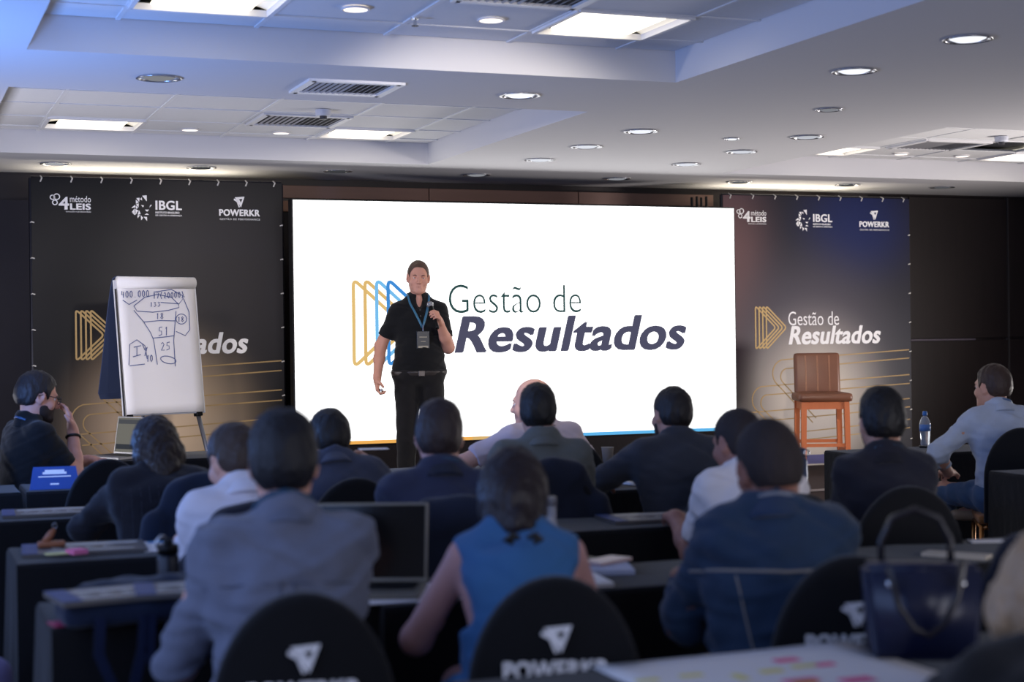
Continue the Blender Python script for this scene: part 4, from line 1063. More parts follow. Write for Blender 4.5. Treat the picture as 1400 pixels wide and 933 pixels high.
b, so, X, J, l = seated('person in olive grey shirt seated before the bald man', pp(735, 528, 6.12), -14, (-18, 2, 0), size=1.0, hs=.9, w=1.0,
    skin=(196, 150, 130), shirt=dict(kind='long', rgb=(98, 100, 96), mat='olive_grey_shirt', name='shirt', b=.5), trousers=dict(rgb=(50, 50, 54), mat='grey_trousers'),
    hair=dict(rgb=(26, 24, 24), t=.013, top=.006, nape=-.075), collar=dict(h=.04), lanyard=dict(rgb=(30, 66, 92), z=.02), pole=OUT, wr=[lambda H_, N_: A(.22, N_[1] + .35, .785), lambda H_, N_: A(-.2, N_[1] + .34, .785)])
sm2 = mat('seam_olive', (80, 82, 80), .9)
seam(b, so, J['T'], J['N'], [(-.18 + .03 * k, -.13) for k in range(13)], .0025, sm2, 'yoke_seam')
chair_for(b, -14, 'chair behind the man in the olive grey shirt', False)
jacket((b.location.x, b.location.y), -14, 'dark navy jacket over the chair of the man in the olive grey shirt', (28, 32, 46), 5)

b, so, X, J, l = seated('person in charcoal suit with dark hair against the bright screen', pp(919, 531, 6.12), -10, (6, 8, 4), size=.98, nf=.4, sw=1.08, hs=.93, w=1.08, belly=1.1,
    skin=(190, 140, 118), shirt=dict(kind='long', rgb=(56, 58, 66), mat='charcoal_suit', name='suit_jacket', o=.018), trousers=dict(rgb=(44, 46, 54), mat='charcoal_trousers'), beard=(46, 36, 32),
    hair=dict(rgb=(30, 25, 25), t=.012, nape=-.06), pole=[A(1, -.2, -.6), A(-1, -.2, -.5)], wr=[lambda H_, N_: A(.14, N_[1] + .35, .785), lambda H_, N_: A(-.26, N_[1] + .34, .785)])
chair_for(b, -10, 'chair behind the man in the charcoal suit', False, .09, -.03)

# front row
b, so, X, J, l = seated('bald person in pale pinkish grey polo leaning one arm on the table', pp(727, 518, 7.5), 2, (44, 6, 0), size=1.0, nf=.4, sw=1.06, hs=1.02, w=1.2, belly=1.15,
    skin=(206, 160, 142), shirt=dict(kind='short', rgb=(196, 182, 190), mat='pinkish_polo', name='polo_shirt'), trousers=dict(rgb=(60, 60, 70), mat='grey_trousers_b'),
    collar=dict(h=.038), wr=[lambda H_, N_: A(.2, N_[1] + .33, .785), lambda H_, N_: A(-.46, N_[1] + .28, .815)], pole=[A(1, -.2, -.5), A(-.5, -.6, -.3)], hand_curl=(.4, .3), eyes=True, h=.008)
SEATED['bald'] = (b, J)
chair_for(b, 2, 'chair under the bald man in the pinkish polo', False)

b, so, X, J, l = seated('bearded person in black polo and glasses touching the nose', pp(57, 531, 8.75), -70, (-78, 16, 0), lean=3, nf=.2, size=1.02, hs=1.04, w=1.1,
    skin=(206, 150, 130), shirt=dict(kind='short', rgb=(18, 18, 20), mat='black_polo', name='polo_shirt'), trousers=dict(rgb=(26, 26, 30), mat='black_trousers'), beard=(44, 32, 28),
    hair=dict(rgb=(38, 32, 32), t=.012, nape=-.06, front=.07), collar=dict(h=.04, rgb=(16, 16, 18), mat='black_collar'), lanyard=dict(rgb=(40, 80, 120), z=.0, h=.014),
    wr=[lambda Hc, N: Hc + A(.055, .17, -.185), lambda Hc, N: A(-.10, .42, .80)], pole=[A(.2, .35, -1), A(-.6, .0, -.8)], hd=[A(-.25, -.12, .95), A(.5, .8, -.05)], hand_n=[A(-.3, -1, -.1), A(0, 0, -1)], hand_curl=(.35, .35), eyes=True, h=.0075)
gm = mat('glasses_black', (20, 20, 22), .35)
bm = nb()
for s in (-1, 1):
    tube(bm, [X((s * .034 + .023 * math.cos(a) * 1.05, .104, .005 + .018 * math.sin(a))) for a in [math.pi * k / 7 for k in range(14)]], .0022, 6, True)
    tube(bm, [X((s * .058, .102, .012)), X((s * .077, .07, .013)), X((s * .081, .0, .012)), X((s * .080, -.02, .0))], .0022, 6)
tube(bm, [X((-.011, .106, .009)), X((0, .109, .011)), X((.011, .106, .009))], .002, 6); obj('glasses', bm, gm, b)
W0, E0 = J['Wr'][0], J['E'][0]; dv = unit(W0 - E0); c_ = W0 - dv * .035; u_, v_ = [np.array(q) for q in frame_of(dv)]
bm = nb(); tube(bm, [c_ + (u_ * math.cos(a) + v_ * math.sin(a)) * .034 for a in [math.pi * k / 8 for k in range(16)]], .008, 6, True); obj('wristband', bm, gm, b, True)
chair_for(b, -70, 'chair of the bearded man in glasses at the left edge', False)
chair((.93, 7.42), -5, 'empty dark chair left of the woman in the striped blazer', False)

b, so, X, J, l = seated('person in light blue shirt and jeans turned sideways at the right edge', pp(1357, 499, 7.25), -12, (14, 4, 0), size=1.02, w=1.1, belly=1.08,
    skin=(204, 152, 128), shirt=dict(kind='rolled', rgb=(176, 186, 204), mat='light_blue_shirt', name='shirt', b=.6), trousers=dict(rgb=(72, 96, 128), mat='blue_jeans'),
    hair=dict(rgb=(62, 46, 38), t=.010, nape=-.055, front=.088), collar=dict(h=.04), lanyard=dict(rgb=(84, 110, 150), z=.02, h=.014), wr=[A(.16, .30, .74), A(-.24, .24, .665)], pole=[A(1, -.3, -.4), A(-1, -.4, -.4)],
    knees=[A(.10, .42, .53), A(-.20, .40, .55)], ank=[A(-.02, .26, .47), A(-.22, .38, .10)], foot=[A(-.95, .3, .05), A(0, 1, 0)], shoes=(176, 148, 118), eyes=True, folds=.007)
chair((b.location.x + .04, b.location.y), -32, 'chair of the man in the light blue shirt by the right edge', False)

# ------------------------------------------------------------------ the presenter
def standing():
    P = A(0, 0, 1.02); sp = lambda t: P + A(0, 0, t); N = sp(.50) + A(0, -.015, 0)
    S = [N + A(.158, .01, -.076), N + A(-.158, .01, -.076)]
    Hc = N + A(0, .03, .165); HM = rzm(R(-4)) @ rx(R(-7)) @ ry(R(-3))
    Wr = [A(.315, .06, .955), A(-.125, .205, 1.355)]; E, W = [], []
    for i, pole in enumerate((A(.5, -1, 0), A(-.3, -.2, -1))):
        e, w_ = ik(S[i], Wr[i], .285, .255, pole); E.append(e); W.append(w_)
    hd = [A(.02, .16, -1), A(.22, .72, .5)]
    return dict(T=np.eye(3), P=P, sp=sp, N=N, S=S, Hc=Hc, HM=HM, E=E, Wr=W, hip=[A(.088, 0, .95), A(-.088, 0, .95)], knee=[A(.10, .03, .50), A(-.105, .03, .50)],
                ank=[A(.105, -.01, .09), A(-.115, -.01, .09)], foot=[unit(A(.2, 1, 0)), unit(A(-.2, 1, 0))], hd=hd)
PJ = standing(); HN = [A(-1, .15, .0), A(1, .12, -.1)]
pxy = at_y(571, 357, 11.2)
pb, pso, PX = person('presenter in black polo and lanyard standing on the platform speaking into a microphone', (pxy.x, pxy.y, .2), R(170), PJ,
    skin=(208, 150, 128), shirt=dict(kind='short', rgb=(20, 20, 22), mat='black_polo', name='polo_shirt', hem=.985, o=.010), trousers=dict(rgb=(27, 25, 26), mat='black_slacks', top=-.012, o=.014),
    hair=dict(rgb=(84, 62, 50), t=.006, nape=-.05, front=.078, rough_amp=.001), collar=dict(h=.04, rgb=(17, 17, 19), mat='black_collar'), h=.0062, w=1.16, belly=1.22, eyes=True, detail=True,
    hand_curl=(.95, .92), hand_n=HN, shoes=(24, 22, 22), folds=.0035)
bm = nb()
Fb = Field((-.3, -.3, .93), (.3, .35, 1.08), .006); torso_sdf(Fb, PJ, .016, 1.16, 1.22, top=False); Fb.cut(A(0, 0, 1.002), A(0, 0, 1)); Fb.cut(A(0, 0, .966), A(0, 0, -1)); bm.free()
belt = field_obj('belt', Fb, mat('belt_leather', (58, 52, 50), .4), pb)
def front_hit(o_, x, z):
    me = o_.data; bv = BVHTree.FromPolygons([v.co for v in me.vertices], [p.vertices for p in me.polygons])
    h_ = bv.ray_cast(Vector((x, 1.5, z)), Vector((0, -1, 0))); return h_[0]
hb = front_hit(belt, .0, .984)
bm = nb(); box(bm, (hb.x - .024, hb.y - .004, .964), (hb.x + .024, hb.y + .006, 1.004), .003); bk = obj('buckle', bm, mat('buckle_dark', (90, 84, 82), .3, metal=.9), belt)
me = pso.data; BV = BVHTree.FromPolygons([v.co for v in me.vertices], [p.vertices for p in me.polygons])
LAN = mat('lanyard_blue', (58, 112, 142), .5)
bm = nb(); badge_top = 1.315
for s in (-1, 1):
    P_ = [Vector(PJ['N'] + A(s * .072, -.02, .052))]
    P_.append(Vector(PJ['N'] + A(s * .078, .045, .028)))
    for k in range(1, 9):
        t_ = k / 8; x = s * .078 * (1 - t_) + -.012 * t_; z = (PJ['N'][2] + .0) * (1 - t_) + badge_top * t_
        h_ = BV.ray_cast(Vector((x, 1.5, z)), Vector((0, -1, 0)))
        if h_[0] is not None: P_.append(h_[0] + Vector((0, .004, 0)))
    tube(bm, P_, .0085, 6, flat=.35)
ln = obj('lanyard', bm, LAN, pb, True)
hb = BV.ray_cast(Vector((-.012, 1.5, 1.23)), Vector((0, -1, 0)))[0]
bx = hb.y + .012
bm = nb(); box(bm, (-.012 - .048, bx, 1.165), (-.012 + .048, bx + .004, 1.292), .004); bd = obj('badge', bm, mat('badge_dark', (34, 36, 42), .3), pb)
bm = nb(); tube(bm, [(-.012, bx + .002, 1.29), (-.012, bx + .004, badge_top + .02)], .004, 6); obj('clip', bm, CHROME, bd)
bm = nb(); box(bm, (-.048, bx + .0035, 1.17), (.024, bx + .005, 1.185)); box(bm, (-.04, bx + .0035, 1.245), (.016, bx + .005, 1.252)); box(bm, (-.03, bx + .0035, 1.214), (.006, bx + .005, 1.219)); obj('print', bm, mat('badge_print', (170, 160, 140), .6), bd)
for k in range(3):
    h_ = BV.ray_cast(Vector((-.002, 1.5, 1.49 - .045 * k)), Vector((0, -1, 0)))[0]
    if h_:
        bm = nb(); lathe(bm, [(.0001, .003), (.006, .002), (.006, -.001)], 10); bmesh.ops.transform(bm, matrix=Matrix.Translation(h_) @ Matrix.Rotation(R(-90), 4, 'X'), verts=bm.verts); obj('button', bm, mat('button_black', (50, 50, 52), .3), pb)
# microphone in the left hand
d_, n_ = unit(PJ['hd'][1]), HN[1]; n_ = unit(n_ - d_ * (n_ @ d_)); t_ = -np.cross(d_, n_); mc = PJ['Wr'][1] + d_ * .088 + n_ * .032
wm = pb.matrix_basis
t = thing('microphone', 'black handheld microphone with a silver mesh head held to the mouth', 'microphone', wm @ Vector(mc)); t.rotation_euler = (0, 0, R(170))
ax = lambda q: Vector(t_ * q)
bm = nb(); tube(bm, [ax(-.11), ax(-.09), ax(.0), ax(.085)], [.0125, .0135, .0145, .018], 14); obj('handle', bm, BLACKM, t, True)
bm = nb(); bmesh.ops.create_uvsphere(bm, u_segments=16, v_segments=12, radius=.0265); bmesh.ops.translate(bm, vec=ax(.108), verts=bm.verts); obj('mesh_head', bm, mat('mic_mesh', (140, 140, 144), .45, metal=.7, bump=(400, .8, .002)), t, True)
bm = nb(); tube(bm, [ax(.105) , ax(.111)], .0275, 18); obj('ring', bm, CHROME, t, True)
d_ = unit(PJ['hd'][0]); n_ = unit(HN[0] - d_ * (HN[0] @ d_)); rc = PJ['Wr'][0] + d_ * .088 + n_ * .026
t = thing('clicker', 'small silver slide clicker in the lowered hand', 'clicker', wm @ Vector(rc), R(170))
bm = nb(); box(bm, (-.011, -.038, -.010), (.011, .038, .010), .005); obj('body', bm, CHROME, t); bm = nb(); box(bm, (-.006, .005, .008), (.006, .02, .012), .002); obj('button', bm, BLACKM, t)

# ------------------------------------------------------------------ bar stool
t = thing('bar_stool', 'tall bar stool with brown stitched leather back and orange wooden legs', 'stool', (7.72, 12.22, .2), R(158))
LEATH = mat('brown_leather', (112, 70, 50), .42, bump=(50, .25, .003), vary=.18, vscale=9); LEG = mat('orange_wood', (190, 104, 58), .45, bump=(14, .08), vary=.12, vscale=4, stretch=(8, 8, .6))
for a in (-1, 1):
    for b_ in (-1, 1):
        bm = nb(); x, y = a * .185, b_ * .175
        vs = [(x * 1.06, y * 1.06, 0), (x, y, .64)]
        for zz, (xx, yy, z_) in enumerate(vs): pass
        q = [bm.verts.new((vs[0][0] + i * .021, vs[0][1] + j * .021, 0)) for i, j in ((-1, -1), (1, -1), (1, 1), (-1, 1))] + [bm.verts.new((x + i * .023, y + j * .023, .64)) for i, j in ((-1, -1), (1, -1), (1, 1), (-1, 1))]
        for f in ((3, 2, 1, 0), (4, 5, 6, 7), (0, 1, 5, 4), (1, 2, 6, 5), (2, 3, 7, 6), (3, 0, 4, 7)): bm.faces.new([q[i] for i in f])
        obj('leg', bm, LEG, t)
for b_ in (-1, 1):
    bm = nb(); box(bm, (-.175, b_ * .176 - .011, .575), (.175, b_ * .176 + .011, .64)); obj('apron', bm, LEG, t)
    bm = nb(); box(bm, (b_ * .187 - .011, -.165, .575), (b_ * .187 + .011, .165, .64)); obj('apron', bm, LEG, t)
    bm = nb(); box(bm, (-.18, b_ * .182 - .011, .245 if b_ > 0 else .26), (.18, b_ * .182 + .011, .275 if b_ > 0 else .29)); obj('stretcher', bm, LEG, t)
    bm = nb(); box(bm, (b_ * .193 - .011, -.17, .20), (b_ * .193 + .011, .17, .23)); obj('stretcher', bm, LEG, t)
bm = nb(); box(bm, (-.235, -.21, .64), (.235, .235, .715), .03); obj('seat', bm, LEATH, t, True)
bm = nb(); M = Matrix.Translation((0, -.19, .69)) @ Matrix.Rotation(R(6), 4, 'X'); box(bm, (-.205, -.035, 0), (.205, .03, .375), .03, M); bkr = obj('backrest', bm, LEATH, t, True)
for x in (-.105, 0, .105):
    for dx in (-.004, .004):
        bm = nb(); tube(bm, [M @ Vector((x + dx, .0305, .03)), M @ Vector((x + dx, .0315, .2)), M @ Vector((x + dx, .0305, .35))], .0022, 6); obj('stitching', bm, mat('stitch_tan', (176, 126, 96), .7), bkr)

# ------------------------------------------------------------------ flip chart
fp = at_y(226, 565, 11.55)
t = thing('flip_chart', 'white flip chart with blue handwriting standing before the left banner', 'flip chart', (fp.x, fp.y, .2), R(17))
MT = Matrix.Translation((0, 0, .74)) @ Matrix.Rotation(R(-8), 4, 'X'); PW, PH = .60, .93
bm = nb(); box(bm, (-PW / 2 - .02, .004, -.02), (PW / 2 + .02, .02, PH + .02), .006, MT); obj('board', bm, mat('board_white', (204, 204, 208), .4), t)
bm = nb()
N_ = 14
vv = [[bm.verts.new(MT @ Vector((-PW / 2 + PW * i / 8, -.006 - .010 * math.sin(math.pi * min(1, (1 - j / N_) * 1.6)) * (1 if j < 5 else .25) - .012 * (1 - j / N_) ** 3, -.012 + (PH + .02) * j / N_))) for i in range(9)] for j in range(N_ + 1)]
for j in range(N_):
    for i in range(8): bm.faces.new((vv[j][i], vv[j][i + 1], vv[j + 1][i + 1], vv[j + 1][i]))
ex = bmesh.ops.extrude_face_region(bm, geom=list(bm.faces)); bmesh.ops.translate(bm, vec=(0, .006, 0), verts=[v for v in ex['geom'] if isinstance(v, bmesh.types.BMVert)])
pad = obj('paper_pad', bm, PAPER, t, True)
bm = nb(); tube(bm, [MT @ Vector((-PW / 2, -.012, PH)), MT @ Vector((PW / 2, -.012, PH))], .042, 20); obj('paper_roll', bm, PAPER, t, True)
bm = nb()                                              # pages thrown over the back
prof = [(-.012, PH + .042), (.05, PH + .036), (.10, PH - .03), (.20, .70), (.33, .40), (.43, .19), (.40, .145)]
for a_, b_ in zip(prof, prof[1:]):
    q = [(-PW / 2, a_[0], a_[1]), (PW / 2, a_[0], a_[1]), (PW / 2, b_[0], b_[1]), (-PW / 2, b_[0], b_[1])]
    bm.faces.new([bm.verts.new(MT @ Vector(p)) for p in q])
bmesh.ops.remove_doubles(bm, verts=bm.verts, dist=1e-4)
ex = bmesh.ops.extrude_face_region(bm, geom=list(bm.faces)); bmesh.ops.translate(bm, vec=(0, .012, .004), verts=[v for v in ex['geom'] if isinstance(v, bmesh.types.BMVert)])
o = obj('turned_pages', bm, mat('turned_pages', (46, 58, 88), .8), t); o['label'] = 'blue edged pages folded over the back'
for s in (-1, 1):
    bm = nb(); tube(bm, [MT @ Vector((s * (PW / 2 - .03), .03, -.02)), Vector((s * (PW / 2 + .09), -.10, .004))], [.017, .013], 10); obj('leg', bm, mat('grey_tube', (112, 112, 118), .35, metal=.7), t, True)
    bm = nb(); box(bm, (-.025, -.02, -.03), (.025, .03, .0), .005, MT @ Matrix.Translation((s * (PW / 2 - .03), .02, -.01))); obj('leg_joint', bm, BLACKM, t)
bm = nb(); tube(bm, [MT @ Vector((0, .03, PH * .6)), Vector((0, .66, .004))], [.014, .012], 10); obj('leg', bm, MATS['grey_tube'], t, True)
bm = nb(); tube(bm, [MT @ Vector((-PW / 2 - .012, -.002, -.02)), MT @ Vector((-PW / 2 - .012, -.002, PH * .95))], .006, 6); obj('edge_strip', bm, BLACKM, t)
def uv(px, py):
    v = 1 - (py - 390) / 176; left = 171 + (py - 390) * .072; u = (px - left) / 99; return -PW / 2 + u * PW, v * PH
DIG = {'0': [[(.5, 1), (.15, .7), (.2, .2), (.55, 0), (.85, .3), (.8, .8), (.5, 1)]], '1': [[(.3, .8), (.55, 1), (.5, 0)]], '2': [[(.15, .8), (.5, 1), (.8, .75), (.2, 0), (.9, .05)]],
       '3': [[(.1, .95), (.7, .9), (.4, .55), (.85, .35), (.4, 0), (.1, .1)]], '4': [[(.2, 1), (.15, .45), (.8, .5)], [(.7, .9), (.65, 0)]], '5': [[(.85, 1), (.25, .95), (.2, .55), (.7, .55), (.75, .15), (.1, 0)]],
       '7': [[(.1, .95), (.85, 1), (.4, 0)]], '8': [[(.5, .5), (.2, .8), (.5, 1), (.8, .8), (.5, .5), (.15, .2), (.5, 0), (.85, .2), (.5, .5)]], '.': [[(.4, .02), (.5, .06)]], '(': [[(.6, 1.1), (.2, .5), (.6, -.1)]], ')': [[(.3, 1.1), (.7, .5), (.3, -.1)]]}
strokes = [[(192, 422), (206, 410), (222, 406), (240, 410), (249, 419), (250, 424), (236, 428), (216, 430.5), (196, 429), (192, 422)], [(192, 428), (204, 443), (213, 458), (217, 468), (222, 502)],
           [(246, 429), (245, 442), (243, 470), (245, 505)], [(204, 444), (225, 442), (245, 442.5)], [(216, 466), (236, 464), (243, 463)], [(253 + 7 * math.cos(a), 440 + 7 * math.sin(a)) for a in [k * .42 for k in range(16)]],
           [(256, 412), (263, 430), (264, 455), (258, 463), (246, 457)], [(186, 502), (187, 474), (196, 468), (206, 476), (209, 494)], [(192, 478), (201, 476)], [(196, 478), (196, 489)], [(191, 491), (201, 488)],
           [(236 + 10 * math.cos(a), 496 + 5 * math.sin(a) + .2 * 10 * math.cos(a)) for a in [k * .42 for k in range(16)]], [(217, 403), (240, 399), (257, 409), (250, 419), (226, 417)], [(178, 414), (186, 420), (196, 414)], [(187, 503), (206, 501)], [(203, 474), (206, 482), (209, 478), (206, 490)]]
def write(s, x0, y0, w, h_):
    for i, ch in enumerate(s):
        for st_ in DIG.get(ch, []): strokes.append([(x0 + w * (i + a * .8), y0 - h_ * b_ - .05 * w * i) for a, b_ in st_])
write('400.000', 176, 411, 5.2, 9); write('17(20000)', 216, 412, 4.6, 8); write('133', 212, 423, 5, 6); write('18', 220, 440, 5.5, 8); write('51', 223, 463, 7.5, 12); write('25', 226, 483, 7, 11); write('10', 208, 498, 4.5, 9); write('18', 248, 444, 4.5, 7)
for s in strokes:
    bm = nb(); band(bm, [uv(*p) for p in s], .0055, .001)
    bmesh.ops.transform(bm, matrix=MT @ Matrix.Translation((0, -.0135, 0)), verts=bm.verts); obj('ink_stroke', bm, INK, pad)

# ------------------------------------------------------------------ laptops
def laptop(loc, rz, lid_deg, label, scr, silver, w=.36, d=.25):
    t = thing('laptop', label, 'laptop', loc, R(rz), 'open laptops')
    bm = nb(); box(bm, (-w / 2, -d, 0), (w / 2, 0, .016), .004); obj('base', bm, silver, t)
    bm = nb(); box(bm, (-w / 2 + .02, -d * .62, .0155), (w / 2 - .02, -.02, .0175), .001); obj('keyboard', bm, BLACKM, t)
    bm = nb(); box(bm, (-.05, -d + .015, .0155), (.05, -d * .66, .0168), .0005); obj('touchpad', bm, mat('touchpad', (120, 120, 122), .3), t)
    M = Matrix.Translation((0, 0, .014)) @ Matrix.Rotation(R(-(lid_deg - 90)), 4, 'X')
    bm = nb(); box(bm, (-w / 2, 0, 0), (w / 2, .008, d * .96), .003, M); lid = obj('lid', bm, silver, t)
    bm = nb(); box(bm, (-w / 2 + .008, -.0012, .012), (w / 2 - .008, .0, d * .96 - .008), 0, M); obj('display', bm, scr, lid)
    return t, M
zt = .742
lp = at_z(516, 800, zt)
t, M = laptop((1.245, 4.36, zt), -24, 106, 'open laptop with a black screen right of the man in grey blue', mat('screen_off', (9, 9, 11), .12), mat('laptop_champagne', (132, 126, 114), .4, metal=.5), .37, .235)
op = at_z(170, 629, zt)
t2, M = laptop((1.40, 9.93, zt), -58, 100, 'open laptop with a lit screen on the small table by the flip chart', screen_mat('laptop_screen', (150, 148, 140), .5), mat('laptop_silver', (150, 148, 146), .4, metal=.5), .34, .24)
sc_ = [o_ for o_ in t2.children if o_.name.startswith('lid')][0]
bm = nb(); box(bm, (-.155, -.002, .03), (.155, -.0013, .06), 0, M); obj('window_strip', bm, screen_mat('lap_dark', (70, 74, 82), .6), sc_)
bm = nb(); box(bm, (-.155, -.002, .185), (.155, -.0013, .212), 0, M); obj('window_strip', bm, screen_mat('lap_dark2', (96, 98, 104), .6), sc_)

# ------------------------------------------------------------------ things on the tables
def flat(name, label, cat, pts, z, th, m, group=None, extra=None):
    """thin thing lying on a table with the outline pts (room x, y)"""
    cx = sum(p[0] for p in pts) / len(pts); cy = sum(p[1] for p in pts) / len(pts)
    t = thing(name, label, cat, (cx, cy, z), 0, group); bm = nb()
    a = [bm.verts.new((x - cx, y - cy, 0)) for x, y in pts]; b_ = [bm.verts.new((x - cx, y - cy, th)) for x, y in pts]
    bm.faces.new(a[::-1]); bm.faces.new(b_); n = len(pts)
    for i in range(n): bm.faces.new((a[i], a[(i + 1) % n], b_[(i + 1) % n], b_[i]))
    obj('cover' if cat == 'folder' else 'sheet', bm, m, t); return t
def rect(cx, cy, w, d, rz=0):
    c, s = math.cos(R(rz)), math.sin(R(rz)); return [(cx + x * c - y * s, cy + x * s + y * c) for x, y in ((-w / 2, -d / 2), (w / 2, -d / 2), (w / 2, d / 2), (-w / 2, d / 2))]
FCOV = mat('folder_cover', (92, 88, 86), .4); FEDGE = mat('folder_blue', (36, 62, 116), .5); FWHITE = mat('folder_mark', (190, 186, 180), .5)
def folder(cx, cy, rz, label, w=.34, d=.25, z=.742):
    t = flat('folder', label, 'folder', rect(0, 0, w, d), z, .012, FCOV, 'printed folders on the tables'); t.location = (cx, cy, z); t.rotation_euler = (0, 0, R(rz))
    bm = nb(); box(bm, (-w / 2, -d / 2, .0121), (-w / 2 + .05, d / 2, .0135)); obj('spine_band', bm, FEDGE, t)
    bm = nb()
    for k in range(4): prism_flat(bm, -w * .26 + k * .055, -.02, .04)
    box(bm, (-w * .3, -d * .36, .0121), (w * .4, -d * .30, .0132)); obj('print', bm, FWHITE, t)
    bm = nb(); box(bm, (-w / 2 + .06, d * .18, .0121), (w * .45, d * .34, .013)); obj('print', bm, FWHITE, t)
    return t
def prism_flat(bm, x, y, s):
    v = [bm.verts.new((x, y - s / 2, .0133)), bm.verts.new((x + s * .9, y, .0133)), bm.verts.new((x, y + s / 2, .0133))]; bm.faces.new(v)
folder(.62, 6.80, -3, 'lone printed folder on the second row table at the left edge', .36)
folder(.62, 5.55, -4, 'printed folder under the pink note on the left third row table', .40, .27)
folder(2.69, 5.48, -6, 'printed folder behind the glass bottle before the man in the white tee', .34, .25)
t = flat('paper_chart', 'white sheet with blue boxes right of the folder with the pink note', 'paper', rect(.955, 5.54, .30, .30, -3), .742, .002, PAPER)
for x, y in ((.06, .07), (.06, -.01), (-.06, .10), (.0, -.10)):
    bm = nb(); box(bm, (x - .05, y - .025, .0021), (x + .05, y + .025, .0028)); obj('blue_box', bm, mat('chart_blue', (112, 160, 204), .7), t)
v = at_z(105, 757, .756); t = flat('sticky_note', 'small pink crumpled note on the left folder', 'note', rect(v.x, v.y, .05, .06, 20), .7556, .014, mat('note_pink', (232, 120, 160), .8))
v = at_z(90, 757, .756); t = flat('sticky_note', 'pale yellow note beside the pink one on the left folder', 'note', rect(v.x - .03, v.y, .07, .05, 5), .7556, .003, mat('note_yellow', (206, 202, 140), .8))
v = at_z(71, 749, .756); t = thing('key_holder', 'brown leather key holder standing on the left folder', 'key holder', (v.x, v.y + .02, .7556))
bm = nb(); box(bm, (-.045, -.02, 0), (.045, .02, .02), .008); tube(bm, [(-.02, 0, .015), (.0, 0, .045), (.012, 0, .06)], [.014, .012, .006], 8); obj('pouch', bm, mat('tan_leather', (150, 92, 60), .5), t, True)
bm = nb(); tube(bm, [(.012 + .008 * math.cos(a), 0, .07 + .008 * math.sin(a)) for a in [k * math.pi / 5 for k in range(10)]], .002, 5, True); obj('ring', bm, CHROME, t)
# thermos
v = at_z(231, 822, zt); t = thing('thermos', 'black thermos with a carry lid left of the man in grey blue', 'thermos', (v.x, 4.36, zt)); t.scale = (.92, .92, .86)
DBL = mat('thermos_black', (20, 24, 36), .3, metal=.3)
bm = nb(); lathe(bm, [(.0001, 0), (.030, 0), (.032, .006), (.032, .135), (.026, .15), (.0001, .15)], 24); obj('body', bm, DBL, t, True)
bm = nb(); lathe(bm, [(.0001, .148), (.031, .148), (.031, .172), (.027, .178), (.0001, .178)], 24); obj('lid', bm, BLACKM, t, True)
bm = nb(); lathe(bm, [(.0001, .176), (.014, .176), (.014, .192), (.0001, .194)], 14); obj('spout_cap', bm, BLACKM, t, True)
bm = nb(); tube(bm, [(-.03, 0, .165), (-.036, 0, .185), (-.02, 0, .205), (-.006, 0, .20)], .004, 6); obj('loop', bm, CHROME, t, True)
# tote bag and folders
t = thing('tote_bag', 'dark blue tote bag lying on the near left table with straps hanging down', 'bag', (.62, 4.18, .742), R(-2))
F = Field((-.3, -.28, -.02), (.3, .28, .12), .008); F.box(A(0, 0, .028), (.22, .17, .028), None, .02, .01); F.box(A(.02, .08, .045), (.18, .06, .03), rx(.15), .02, .03)
NB = cloth('tote_navy', (24, 34, 56)); field_obj('body', F, NB, t, (.006, .12, 4))
for s, l in ((-.10, .10), (.02, .13), (.16, .05)):
    bm = nb(); band(bm, [(s - .03, .03), (s - .035, -.06), (s - .005 + .01, -.06 - l), (s + .045, -.06 - l * .9), (s + .07, -.05), (s + .075, .03)], .026, .004); o = obj('strap', bm, cloth('strap_blue', (16, 26, 54)), t); o.location = (0, -.192, 0)
def stack_folder(cx, cy, z, rz, label, tilt=0):
    t = folder(cx, cy, rz, label, .24, .20, z); t.rotation_euler = (R(tilt), 0, R(rz)); return t
stack_folder(.50, 4.10, .803, 8, 'left printed folder lying on the tote bag')
stack_folder(.70, 4.09, .806, -6, 'right printed folder with blue edge lying on the tote bag')
PINKM = mat('pink_folder', (206, 40, 104), .5)
flat('pink_folder', 'bright pink folder sticking out beside the elbow of the man in grey blue', 'folder', rect(.865, 4.20, .10, .24, 14), .745, .012, PINKM)
v = at_z(56, 852, zt)
flat('pink_card', 'magenta card poking out under the left folder on the tote bag', 'card', rect(.402, 4.11, .05, .07, 10), .7425, .004, mat('magenta_card', (170, 40, 90), .5))
# papers before the woman in blue
flat('notebook', 'white open notebook right of the woman in the blue sleeveless top', 'notebook', rect(1.79, 4.17, .22, .20, -8), .742, .012, PAPER)
flat('paper_sheet', 'white sheet in front of the laptop with the black screen', 'paper', rect(1.30, 4.10, .30, .10, -4), .742, .002, PAPER)
t = flat('paper_sheet', 'printed white sheet with brown marks under the left arm of the woman in blue', 'paper', rect(1.44, 4.20, .2, .24, -20), .7425, .003, PAPER)
for k in range(4):
    bm = nb(); box(bm, (-.02, -.09 + k * .045, .0031), (.08, -.07 + k * .045, .0036)); obj('printed_line', bm, mat('brown_print', (150, 112, 60), .7), t)
v = at_z(838, 785, zt)
t = thing('pencil_case', 'grey fabric pencil case beside the glass bottle', 'case', (1.80, 4.36, .742), R(35))
F = Field((-.14, -.08, -.01), (.14, .08, .1), .006); F.cone(A(-.08, 0, .032), A(.08, 0, .032), .032, .03, .01); F.cut(A(0, 0, 0), A(0, 0, -1)); field_obj('pouch', F, cloth('case_grey', (92, 96, 112)), t, (.003, .08, 2))
bm = nb(); tube(bm, [(-.08, 0, .064), (0, 0, .066), (.08, 0, .063)], .003, 6); obj('zip', bm, CHROME, t)
flat('document_pile', 'pile of blue and white papers under the pale phone', 'papers', rect(1.96, 4.36, .22, .2, -18), .742, .015, mat('papers_bluish', (176, 182, 204), .7, vary=.2, vscale=20))
